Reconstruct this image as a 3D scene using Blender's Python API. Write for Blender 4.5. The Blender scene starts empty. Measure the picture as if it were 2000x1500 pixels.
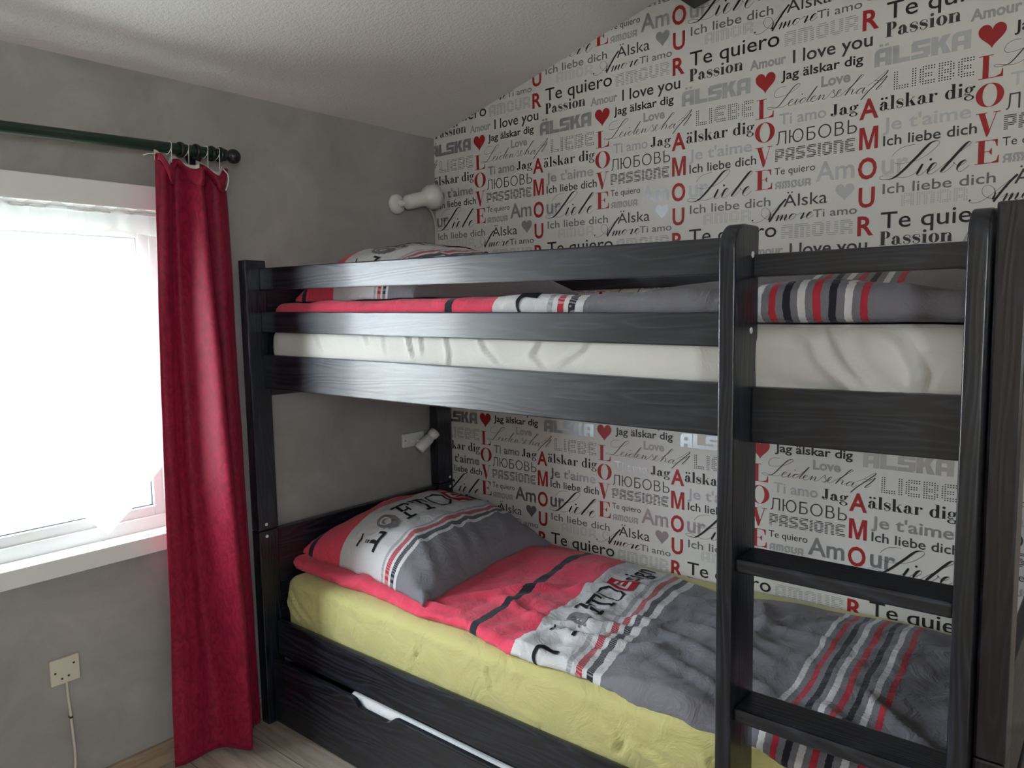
import bpy, bmesh, math, random, json
import numpy as np
from mathutils import Vector, Matrix, noise as mnoise
from mathutils.bvhtree import BVHTree
random.seed(7)
SC = bpy.context.scene
COL = SC.collection

# ---------------------------------------------------------------- camera
cam_d = bpy.data.cameras.new('camera'); cam = bpy.data.objects.new('camera', cam_d); COL.objects.link(cam)
YAW, PIT, ROL = 0.69289, 0.09815, -0.01820
_f = Vector((-math.sin(YAW)*math.cos(PIT), math.cos(YAW)*math.cos(PIT), -math.sin(PIT)))
_r = Vector((math.cos(YAW), math.sin(YAW), 0)); _u = _r.cross(_f)
_r2 = _r*math.cos(ROL)+_u*math.sin(ROL); _u2 = -_r*math.sin(ROL)+_u*math.cos(ROL)
_m = Matrix((_r2, _u2, -_f)).transposed().to_4x4(); _m.translation = Vector((2.1098, -2.0963, 1.2901))
cam.matrix_world = _m
cam_d.sensor_width = 36; cam_d.lens = 1464.28/2000*36; cam_d.clip_start = 0.02
SC.camera = cam

# ---------------------------------------------------------------- sky, daylight, exposure
W = bpy.data.worlds.new('overcast_sky'); SC.world = W; W.use_nodes = True
_bg = W.node_tree.nodes['Background']; _bg.inputs[0].default_value = (0.83, 0.925, 1.0, 1); _bg.inputs[1].default_value = 24.0
def portal(name, loc, rot, sx, sy):
    l = bpy.data.lights.new(name, 'AREA'); l.shape = 'RECTANGLE'; l.size = sx; l.size_y = sy; l.cycles.is_portal = True
    o = bpy.data.objects.new(name, l); o.location = loc; o.rotation_euler = rot; COL.objects.link(o)
portal('window_daylight', (-0.125, -1.47, 1.13), (0, math.radians(-90), 0), .94, .86)
portal('fill_window_daylight', (3.32, -2.80, 1.50), (0, math.radians(90), 0), 0.70, 0.70)  # portal for the unseen window added as fill light
SC.view_settings.view_transform = 'Standard'; SC.view_settings.look = 'None'
SC.view_settings.gamma = 1; SC.view_settings.use_curve_mapping = False
SC.view_settings.exposure = 0.38

# ---------------------------------------------------------------- helpers
def tag(o, label=None, cat=None, group=None, kind=None):
    if label: o['label'] = label
    if cat: o['category'] = cat
    if group: o['group'] = group
    if kind: o['kind'] = kind
    return o
def empty(name, loc, label=None, cat=None, group=None):
    o = bpy.data.objects.new(name, None); COL.objects.link(o); o.location = loc; o.empty_display_size = 0.05
    return tag(o, label, cat, group)
def obj(name, bm, mats, parent=None, smooth=False, kind=None):
    """bm in world coordinates -> one mesh object with its origin at its centre"""
    me = bpy.data.meshes.new(name)
    if isinstance(bm, bmesh.types.BMesh):
        bm.to_mesh(me); bm.free()
    else:
        v, f, mi = bm[:3]; me.from_pydata(v, [], f); me.polygons.foreach_set('material_index', mi)
        if len(bm) > 3 and bm[3] is not None:
            uv = me.uv_layers.new(name='cloth'); L = np.zeros(len(me.loops), np.int32); me.loops.foreach_get('vertex_index', L)
            uv.data.foreach_set('uv', np.asarray(bm[3], np.float32)[L].ravel())
    for m in (mats if isinstance(mats, (list, tuple)) else [mats]): me.materials.append(m)
    if smooth: me.polygons.foreach_set('use_smooth', [True]*len(me.polygons))
    co = np.zeros(len(me.vertices)*3); me.vertices.foreach_get('co', co); co = co.reshape(-1, 3)
    c = Vector(((co.min(0)+co.max(0))/2).tolist()); me.transform(Matrix.Translation(-c)); me.update()
    o = bpy.data.objects.new(name, me); COL.objects.link(o); o.location = c
    if parent is not None:
        o.parent = parent; o.location = c-world_loc(parent)
    if kind: o['kind'] = kind
    return o
def world_loc(o):
    p = Vector(o.location)
    while o.parent: o = o.parent; p = p+Vector(o.location)
    return p
def NB(): return bmesh.new()
def box(bm, x0, x1, y0, y1, z0, z1, bev=0.0, seg=2, zr=None):
    """axis box; zr=(z0,z1) gives the right-hand end its own heights"""
    za, zb = zr if zr else (z0, z1)
    vs = [bm.verts.new(p) for p in ((x0,y0,z0),(x1,y0,za),(x1,y1,za),(x0,y1,z0),(x0,y0,z1),(x1,y0,zb),(x1,y1,zb),(x0,y1,z1))]
    fs = [bm.faces.new([vs[i] for i in q]) for q in ((3,2,1,0),(4,5,6,7),(0,1,5,4),(1,2,6,5),(2,3,7,6),(3,0,4,7))]
    if bev > 0:
        es = list({e for f in fs for e in f.edges})
        bmesh.ops.bevel(bm, geom=es, offset=bev, segments=seg, profile=0.6, affect='EDGES')
    return bm
def prism(bm, pts, axis, a, b, bev=0.0):
    """polygon pts in the plane across 'axis', extruded from a to b"""
    def P(p, t): return {'x': (t, p[0], p[1]), 'y': (p[0], t, p[1]), 'z': (p[0], p[1], t)}[axis]
    A = [bm.verts.new(P(p, a)) for p in pts]; B = [bm.verts.new(P(p, b)) for p in pts]; n = len(pts)
    fs = [bm.faces.new(A[::-1]), bm.faces.new(B)]+[bm.faces.new((A[i], A[(i+1) % n], B[(i+1) % n], B[i])) for i in range(n)]
    bmesh.ops.recalc_face_normals(bm, faces=fs)
    if bev > 0:
        es = list(fs[0].edges)+list(fs[1].edges)
        bmesh.ops.bevel(bm, geom=es, offset=bev, segments=2, profile=0.6, affect='EDGES')
    return bm
def tube(bm, pts, r, n=10, cap=True):
    pts = [Vector(p) for p in pts]; rs = r if isinstance(r, (list, tuple)) else [r]*len(pts); rings = []
    up = Vector((0.3, 0.2, 1)).normalized(); prev = None
    for i, p in enumerate(pts):
        t = (pts[min(i+1, len(pts)-1)]-pts[max(i-1, 0)]).normalized()
        s = t.cross(up if prev is None else prev)
        if s.length < 1e-4: s = t.cross(Vector((1, 0, 0)))
        s.normalize(); q = s.cross(t).normalized(); prev = q
        rings.append([bm.verts.new(p+(s*math.cos(2*math.pi*k/n)+q*math.sin(2*math.pi*k/n))*rs[i]) for k in range(n)])
    for a, b in zip(rings, rings[1:]):
        for k in range(n): bm.faces.new((a[k], a[(k+1) % n], b[(k+1) % n], b[k]))
    if cap: bm.faces.new(rings[0][::-1]); bm.faces.new(rings[-1])
    bmesh.ops.recalc_face_normals(bm, faces=bm.faces[:])
    return bm
def lathe(bm, prof, origin, axis, n=28):
    """prof: (radius, distance along axis)"""
    ax = Vector(axis).normalized(); s = ax.cross(Vector((0, 0, 1)) if abs(ax.z) < .9 else Vector((1, 0, 0))).normalized(); q = ax.cross(s)
    o = Vector(origin); rings = []
    for r, d in prof:
        if r < 1e-6: rings.append([bm.verts.new(o+ax*d)])
        else: rings.append([bm.verts.new(o+ax*d+(s*math.cos(2*math.pi*k/n)+q*math.sin(2*math.pi*k/n))*r) for k in range(n)])
    for a, b in zip(rings, rings[1:]):
        for k in range(n):
            k2 = (k+1) % n
            if len(a) == 1 and len(b) == 1: continue
            if len(a) == 1: bm.faces.new((a[0], b[k], b[k2]))
            elif len(b) == 1: bm.faces.new((a[k], b[0], a[k2]))
            else: bm.faces.new((a[k], b[k], b[k2], a[k2]))
    bmesh.ops.recalc_face_normals(bm, faces=bm.faces[:])
    return bm
def spline(pts, n=8):
    """Catmull-Rom through pts"""
    P = [np.asarray(p, float) for p in pts]; P = [2*P[0]-P[1]]+P+[2*P[-1]-P[-2]]; out = []
    for i in range(1, len(P)-2):
        for k in range(n):
            t = k/n; a, b, c, d = P[i-1], P[i], P[i+1], P[i+2]
            out.append(.5*(2*b+(c-a)*t+(2*a-5*b+4*c-d)*t*t+(3*b-a-3*c+d)*t**3))
    out.append(P[-2]); return np.array(out)
def smoothstep(a, b, x):
    t = np.clip((x-a)/(b-a), 0, 1); return t*t*(3-2*t)

# ---------------------------------------------------------------- materials
def mat(name, col, rough=.5, metal=0.0, spec=.5, **kw):
    m = bpy.data.materials.new(name); m.use_nodes = True; b = m.node_tree.nodes['Principled BSDF']
    b.inputs['Base Color'].default_value = (*col, 1); b.inputs['Roughness'].default_value = rough
    b.inputs['Metallic'].default_value = metal; b.inputs['Specular IOR Level'].default_value = spec
    for k, v in kw.items(): b.inputs[k].default_value = v
    return m
def nodes(m): return m.node_tree.nodes, m.node_tree.links, m.node_tree.nodes['Principled BSDF']
def coords(m, scale=(1, 1, 1), out='Object'):
    N, L, b = nodes(m); t = N.new('ShaderNodeTexCoord'); mp = N.new('ShaderNodeMapping'); mp.inputs['Scale'].default_value = scale
    L.new(t.outputs[out], mp.inputs['Vector']); return mp.outputs['Vector']
def noise_tex(m, vec, scale, detail=4, rough=.55, dist=0.0):
    N, L, b = nodes(m); n = N.new('ShaderNodeTexNoise'); n.inputs['Scale'].default_value = scale; n.inputs['Detail'].default_value = detail
    n.inputs['Roughness'].default_value = rough; n.inputs['Distortion'].default_value = dist; L.new(vec, n.inputs['Vector']); return n.outputs['Fac']
def ramp(m, fac, stops, interp='LINEAR'):
    N, L, b = nodes(m); r = N.new('ShaderNodeValToRGB'); e = r.color_ramp.elements; r.color_ramp.interpolation = interp
    while len(e) > 1: e.remove(e[-1])
    e[0].position = stops[0][0]; e[0].color = (*stops[0][1], 1)
    for p, c in stops[1:]: k = e.new(p); k.color = (*c, 1)
    L.new(fac, r.inputs['Fac']); return r.outputs['Color']
def bump(m, fac, strength, dist, prev=None):
    N, L, b = nodes(m); n = N.new('ShaderNodeBump'); n.inputs['Strength'].default_value = strength; n.inputs['Distance'].default_value = dist
    L.new(fac, n.inputs['Height'])
    if prev is not None: L.new(prev, n.inputs['Normal'])
    L.new(n.outputs['Normal'], b.inputs['Normal']); return n.outputs['Normal']
def math_node(m, op, a, b=None):
    N, L, _ = nodes(m); n = N.new('ShaderNodeMath'); n.operation = op
    for i, v in enumerate((a, b)):
        if v is None: continue
        if isinstance(v, (int, float)): n.inputs[i].default_value = v
        else: L.new(v, n.inputs[i])
    return n.outputs[0]
def stained_wood(name, axis, warm=0.0):
    m = mat(name, (.012, .013, .016), .34, spec=.55 if axis != 'z' else .5); N, L, b = nodes(m)
    s = {'x': (1.2, 14, 14), 'y': (14, 1.2, 14), 'z': (14, 14, 1.2)}[axis]
    v = coords(m, s)
    w = N.new('ShaderNodeTexNoise'); w.inputs['Scale'].default_value = 1.0; w.inputs['Detail'].default_value = 2; L.new(v, w.inputs['Vector'])
    rings = math_node(m, 'FRACT', math_node(m, 'MULTIPLY', w.outputs['Fac'], 16.0))
    tri = math_node(m, 'ABSOLUTE', math_node(m, 'SUBTRACT', rings, .5))
    fine = noise_tex(m, coords(m, tuple(a*5 for a in s)), 3.0, 3)
    g = math_node(m, 'ADD', math_node(m, 'MULTIPLY', tri, 1.0), math_node(m, 'MULTIPLY', fine, .55))
    c0 = (.0016+.002*warm, .0019-.0003*warm, .0036); c1 = (.020+.002*warm, .024-.013*warm, .040-.016*warm)
    L.new(ramp(m, g, [(.15, c0), (.55, tuple((a*3+b_)/4.6 for a, b_ in zip(c0, c1))), (.92, c1)]), b.inputs['Base Color'])
    L.new(math_node(m, 'ADD', math_node(m, 'MULTIPLY', g, .12), .38 if axis != 'z' else .26), b.inputs['Roughness'])
    bump(m, g, .35, .0012)
    b.inputs['Coat Weight'].default_value = .28; b.inputs['Coat Roughness'].default_value = .13
    return m
def fabric(name, col, rough=.9, weave=900, wrinkle=9.0, wstr=.35, sheen=.2):
    m = mat(name, col, rough, spec=.25); N, L, b = nodes(m); b.inputs['Sheen Weight'].default_value = sheen
    v = coords(m)
    a = bump(m, noise_tex(m, v, wrinkle, 5, .6, .8), wstr, .02)
    bump(m, noise_tex(m, v, weave, 1), .15, .0008, a)
    return m
M = {}
M['wood_x'] = stained_wood('black_stain_grain_along', 'x'); M['wood_y'] = stained_wood('black_stain_grain_across', 'y'); M['wood_z'] = stained_wood('black_stain_grain_up', 'z')
M['wood_post'] = stained_wood('black_stain_grain_up_warm_lit', 'z', .6)  # same stain, with warm purplish room light tinted into the colour
M['cap'] = mat('light_screw_cap', (.62, .62, .62), .4)
# wall paint: mottled grey paper
m = M['grey_wall'] = mat('mottled_grey_wallpaper', (.2, .2, .2), .62, spec=.35); N, L, b = nodes(m); v = coords(m)
n1 = noise_tex(m, v, 4.5, 7, .66, .6)
L.new(ramp(m, n1, [(.28, (.245, .232, .220)), (.5, (.305, .289, .275)), (.72, (.36, .342, .327))]), b.inputs['Base Color'])
bump(m, noise_tex(m, v, 160, 3), .25, .001)
m = M['plaster'] = mat('stippled_white_plaster', (.80, .78, .755), .85, spec=.2)
bump(m, noise_tex(m, coords(m), 105, 4, .7), .9, .006)
M['plain'] = mat('plain_light_wall', (.80, .71, .58), .8)
m = M['paper'] = mat('off_white_wallpaper', (.66, .635, .605), .55, spec=.4)
bump(m, noise_tex(m, coords(m), 240, 2), .12, .0008)
M['ink_black'] = mat('black_print', (.012, .011, .011), .5)
M['ink_dark'] = mat('charcoal_print', (.045, .043, .043), .5)
M['ink_mid'] = mat('mid_grey_print', (.16, .155, .15), .5)
M['ink_light'] = mat('light_grey_print', (.36, .355, .35), .5)
M['ink_faint'] = mat('faint_grey_print', (.47, .46, .445), .5)
M['ink_red'] = mat('red_print', (.36, .012, .016), .5)
M['silver'] = mat('silver_print', (.50, .52, .54), .34, metal=.96)
M['white_paint'] = mat('white_painted_wood', (.72, .72, .70), .4)
M['white_plastic'] = mat('white_plastic', (.66, .65, .62), .35)
M['cream_plastic'] = mat('cream_plastic', (.60, .55, .46), .4)
M['dark_hole'] = mat('dark_hole', (.02, .02, .02), .6)
M['gasket'] = mat('grey_rubber_gasket', (.12, .14, .15), .6)
M['black_box'] = mat('black_casing', (.008, .009, .010), .4)
m = M['green_rod'] = mat('dark_green_lacquer', (.006, .022, .013), .3); 
M['dark_ring'] = mat('dark_wood_ring', (.008, .013, .012), .35)
M['cord'] = mat('white_cord', (.62, .60, .55), .8)
m = M['laminate'] = mat('pale_oak_laminate', (.4, .35, .3), .45); N, L, b = nodes(m)
bt = N.new('ShaderNodeTexBrick'); bt.inputs['Scale'].default_value = 1; bt.inputs['Brick Width'].default_value = 1.2; bt.inputs['Row Height'].default_value = .19
bt.inputs['Mortar Size'].default_value = .0015; bt.inputs['Color1'].default_value = (.95, .95, .95, 1); bt.inputs['Color2'].default_value = (.75, .75, .75, 1); bt.inputs['Mortar'].default_value = (.3, .3, .3, 1)
L.new(coords(m), bt.inputs['Vector'])
gr = ramp(m, noise_tex(m, coords(m, (1.5, 16, 1)), 2.2, 6, .65, 1.2), [(.25, (.20, .155, .12)), (.5, (.40, .335, .275)), (.75, (.52, .46, .39))])
mx = N.new('ShaderNodeMix'); mx.data_type = 'RGBA'; mx.blend_type = 'MULTIPLY'; mx.inputs[0].default_value = 1
L.new(gr, mx.inputs[6]); L.new(bt.outputs['Color'], mx.inputs[7]); L.new(mx.outputs[2], b.inputs['Base Color'])
m = M['oak_trim'] = mat('oak_skirting', (.33, .24, .17), .45); N, L, b = nodes(m)
L.new(ramp(m, noise_tex(m, coords(m, (8, 1.5, 14)), 3, 5, .6, .8), [(.3, (.20, .13, .085)), (.7, (.42, .31, .22))]), b.inputs['Base Color'])
m = M['glass'] = bpy.data.materials.new('window_glass'); m.use_nodes = True; N = m.node_tree.nodes; L = m.node_tree.links; N.clear()
o_ = N.new('ShaderNodeOutputMaterial'); mi = N.new('ShaderNodeMixShader'); tr = N.new('ShaderNodeBsdfTransparent'); gl = N.new('ShaderNodeBsdfGlossy'); gl.inputs['Roughness'].default_value = .02
mi.inputs[0].default_value = .05
L.new(tr.outputs[0], mi.inputs[1]); L.new(gl.outputs[0], mi.inputs[2]); L.new(mi.outputs[0], o_.inputs[0])
m = M['net'] = bpy.data.materials.new('white_net_fabric'); m.use_nodes = True; N = m.node_tree.nodes; L = m.node_tree.links; N.clear()
o_ = N.new('ShaderNodeOutputMaterial'); mi = N.new('ShaderNodeMixShader'); tr = N.new('ShaderNodeBsdfTransparent'); m2 = N.new('ShaderNodeMixShader'); df = N.new('ShaderNodeBsdfDiffuse'); tl = N.new('ShaderNodeBsdfTranslucent')
df.inputs[0].default_value = (.85, .86, .88, 1); tl.inputs[0].default_value = (.85, .87, .9, 1); m2.inputs[0].default_value = .5; mi.inputs[0].default_value = .21
L.new(df.outputs[0], m2.inputs[1]); L.new(tl.outputs[0], m2.inputs[2]); L.new(tr.outputs[0], mi.inputs[1]); L.new(m2.outputs[0], mi.inputs[2]); L.new(mi.outputs[0], o_.inputs[0])
M['net_hem'] = M['net'].copy(); M['net_hem'].name = 'doubled_net_heading'
for n_ in M['net_hem'].node_tree.nodes:
    if n_.type == 'MIX_SHADER' and abs(n_.inputs[0].default_value-.21) < 1e-3: n_.inputs[0].default_value = .55
    if n_.type in ('BSDF_DIFFUSE', 'BSDF_TRANSLUCENT'): n_.inputs[0].default_value = (.62, .64, .66, 1)
m = M['red_curtain'] = mat('crimson_damask', (.24, .010, .032), .45, spec=.18); N, L, b = nodes(m); b.inputs['Sheen Weight'].default_value = .18; b.inputs['Sheen Roughness'].default_value = .4; b.inputs['Sheen Tint'].default_value = (.9, .2, .35, 1)
v = coords(m, (1, 1, .55)); nn = noise_tex(m, v, 38, 3, .6, 2.5)
L.new(ramp(m, nn, [(.38, (.175, .006, .022)), (.62, (.26, .011, .036))]), b.inputs['Base Color'])
L.new(math_node(m, 'ADD', math_node(m, 'MULTIPLY', nn, .35), .35), b.inputs['Roughness'])
bump(m, noise_tex(m, coords(m), 420, 2), .2, .001)
M['curtain_tape'] = mat('pale_heading_tape', (.55, .50, .44), .85)
M['sheet_yellow'] = fabric('yellow_jersey_sheet', (.52, .48, .195), wrinkle=11, wstr=.5)
M['sheet_white'] = fabric('white_jersey_sheet', (.545, .53, .50), wrinkle=8, wstr=.3)
M['bedding_white'] = fabric('white_bedding', (.70, .70, .72), wrinkle=14, wstr=.4)
RED = (.72, .064, .118); GREY = (.185, .178, .20); WHT = (.60, .59, .60); BLK = (.022, .02, .03); LGR = (.33, .33, .34); RD2 = (.42, .03, .05)
def printed_cloth(name, segs):
    """colour bands woven along the cloth's own length coordinate; segs: list of (p0, p1, bands, ticks), later ones over earlier"""
    m = mat(name, RED, .88, spec=.22); N, L, b = nodes(m); b.inputs['Sheen Weight'].default_value = .12
    uv = N.new('ShaderNodeUVMap'); uv.uv_map = 'cloth'; sp = N.new('ShaderNodeSeparateXYZ'); L.new(uv.outputs[0], sp.inputs[0])
    mp = N.new('ShaderNodeMapping'); mp.inputs['Scale'].default_value = (0, 170, 1); L.new(uv.outputs[0], mp.inputs['Vector'])
    jit = noise_tex(m, mp.outputs[0], 1.0, 0)
    p = math_node(m, 'ADD', sp.outputs[0], math_node(m, 'MULTIPLY', math_node(m, 'SUBTRACT', jit, .5), .004))
    tick = math_node(m, 'GREATER_THAN', math_node(m, 'SINE', math_node(m, 'MULTIPLY', sp.outputs[1], 1500.0)), .15)
    out = None
    for p0, p1, bands, ticks in segs:
        f = math_node(m, 'DIVIDE', math_node(m, 'SUBTRACT', p, p0), p1-p0)
        c = ramp(m, f, [(max(0, (q-p0)/(p1-p0)), k) for q, k in bands], 'CONSTANT')
        if ticks:
            mx = N.new('ShaderNodeMix'); mx.data_type = 'RGBA'; L.new(math_node(m, 'MULTIPLY', tick, ticks), mx.inputs[0]); L.new(c, mx.inputs[6]); mx.inputs[7].default_value = (*WHT, 1); c = mx.outputs[2]
        if out is None: out = c
        else:
            k = math_node(m, 'MULTIPLY', math_node(m, 'GREATER_THAN', p, p0), math_node(m, 'LESS_THAN', p, p1))
            mx = N.new('ShaderNodeMix'); mx.data_type = 'RGBA'; L.new(k, mx.inputs[0]); L.new(out, mx.inputs[6]); L.new(c, mx.inputs[7]); out = mx.outputs[2]
    L.new(out, b.inputs['Base Color'])
    v = coords(m); a = bump(m, noise_tex(m, v, 17, 5, .62, 1.1), .5, .016)
    bump(m, noise_tex(m, v, 800, 1), .15, .0008, a)
    return m

# ================================================================ SETTING
X1, Y0 = 3.2, -3.4                       # room extents (corner with the bed at x=0, y=0)
def ceil_z(x): return 1.951+.262*x
bm = NB(); box(bm, -.12, X1+.1, Y0-.1, .12, -.06, 0); obj('floor', bm, M['laminate'], kind='structure')
bm = NB(); prism(bm, [(-.13, ceil_z(-.13)), (X1+.1, ceil_z(X1+.1)), (X1+.1, ceil_z(X1+.1)+.08), (-.13, ceil_z(-.13)+.08)], 'y', Y0-.1, .12); obj('ceiling', bm, M['plaster'], kind='structure')
WY0, WY1, WZ0, WZ1 = -1.90, -1.055, .678, 1.580   # window opening
bm = NB()
box(bm, -.12, 0, Y0-.1, .12, 0, WZ0); box(bm, -.12, 0, Y0-.1, .12, WZ1, 1.951); box(bm, -.12, 0, Y0-.1, WY0, WZ0, WZ1); box(bm, -.12, 0, WY1, .12, WZ0, WZ1)
obj('wall_left', bm, M['grey_wall'], kind='structure')
SY0, SY1, SZ0, SZ1 = -3.15, -2.45, 1.15, 1.85   # unseen second window, added in the right wall for fill light
bm = NB(); box(bm, X1, X1+.1, Y0, SY0, 0, ceil_z(X1)); box(bm, X1, X1+.1, SY1, .12, 0, ceil_z(X1)); box(bm, X1, X1+.1, SY0, SY1, 0, SZ0); box(bm, X1, X1+.1, SY0, SY1, SZ1, ceil_z(X1))
obj('wall_right', bm, M['plain'], kind='structure')
bm = NB(); prism(bm, [(SY0, SZ0), (SY0+.06, SZ0), (SY0+.06, SZ1), (SY0, SZ1)], 'x', X1+.03, X1+.08); prism(bm, [(SY1-.06, SZ0), (SY1, SZ0), (SY1, SZ1), (SY1-.06, SZ1)], 'x', X1+.03, X1+.08)
prism(bm, [(SY0+.06, SZ0), (SY1-.06, SZ0), (SY1-.06, SZ0+.06), (SY0+.06, SZ0+.06)], 'x', X1+.03, X1+.08); prism(bm, [(SY0+.06, SZ1-.06), (SY1-.06, SZ1-.06), (SY1-.06, SZ1), (SY0+.06, SZ1)], 'x', X1+.03, X1+.08)
w2 = obj('fill_window', bm, M['white_paint'], kind='structure')
bm = NB(); box(bm, X1+.052, X1+.058, SY0+.06, SY1-.06, SZ0+.06, SZ1-.06); obj('pane', bm, M['glass'], w2)
bm = NB(); box(bm, 0, X1+.1, Y0-.1, Y0, 0, 1.951, zr=(0, ceil_z(X1)))
obj('wall_front', bm, M['plain'], kind='structure')
bm = NB(); box(bm, 0, .014, Y0, 0, 0, .066, .003); obj('baseboard_left', bm, M['oak_trim'], kind='structure')

# ---------------------------------------------------------------- lettered wallpaper
INK = ['paper', 'ink_black', 'ink_dark', 'ink_mid', 'ink_light', 'ink_faint', 'ink_red', 'silver']
LIFT = {'ink_faint': .0003, 'ink_light': .0004, 'silver': .0005, 'ink_mid': .0006, 'ink_dark': .0007, 'ink_red': .0008, 'ink_black': .0009}
class Print:
    """collects flat shapes (2-D) with an ink each"""
    def __init__(s): s.v = []; s.f = []; s.m = []; s.z = []; s.k = 0
    def add(s, v, f, ink):
        b = len(s.v); s.k = (s.k+1) % 60; s.v += [(float(a), float(c), ink) for a, c in v]; s.z += [s.k*2.5e-6]*len(v); s.f += [tuple(b+i for i in q) for q in f]; s.m += [ink]*len(f)
    def poly(s, pts, ink): s.add(pts, [tuple(range(len(pts)))], ink)
    def rect(s, x0, y0, x1, y1, ink): s.poly([(x0, y0), (x1, y0), (x1, y1), (x0, y1)], ink)
    def ribbon(s, pts, w, ink):
        pts = np.asarray(pts, float); d = np.gradient(pts, axis=0); L = np.hypot(d[:, 0], d[:, 1])+1e-12
        nrm = np.stack([-d[:, 1]/L, d[:, 0]/L], 1); w = np.asarray(w)[:, None]/2
        v = np.concatenate([pts+nrm*w, pts-nrm*w]); n = len(pts)
        s.add(v, [(i, i+1, n+i+1, n+i) for i in range(n-1)], ink)
    def disc(s, x, y, r, ink, n=14): s.poly([(x+r*math.cos(2*math.pi*k/n), y+r*math.sin(2*math.pi*k/n)) for k in range(n)], ink)
    def place(s, other, fx, fy=None):
        """other shape collection mapped by (x,y)->fx"""
        b = len(s.v); s.z += other.z
        for x, y, i in other.v: p = fx(x, y); s.v.append((p[0], p[1], i))
        s.f += [tuple(b+i for i in q) for q in other.f]; s.m += other.m
_font_cache = {}
def font_mesh(text, off):
    k = (text, off)
    if k not in _font_cache:
        c = bpy.data.curves.new('lettering', 'FONT'); c.body = text; c.offset = off; c.resolution_u = 3
        o = bpy.data.objects.new('lettering', c); COL.objects.link(o); bpy.context.view_layer.update()
        me = bpy.data.meshes.new_from_object(o.evaluated_get(bpy.context.evaluated_depsgraph_get()))
        v = [(a.co.x, a.co.y) for a in me.vertices]; f = [tuple(p.vertices) for p in me.polygons]
        bpy.data.objects.remove(o); bpy.data.curves.remove(c); bpy.data.meshes.remove(me); _font_cache[k] = (v, f)
    return _font_cache[k]
CAP = .729
def sans(P, text, x0, x1, base, cap, ink, off=0.0):
    v, f = font_mesh(text, off); a = np.array(v); l, r = a[:, 0].min(), a[:, 0].max()
    sx = (x1-x0)/(r-l); sy = cap/(CAP+2*off)
    P.add([(x0+(x-l)*sx, base+(y+off)*sy) for x, y in v], f, ink)
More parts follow.
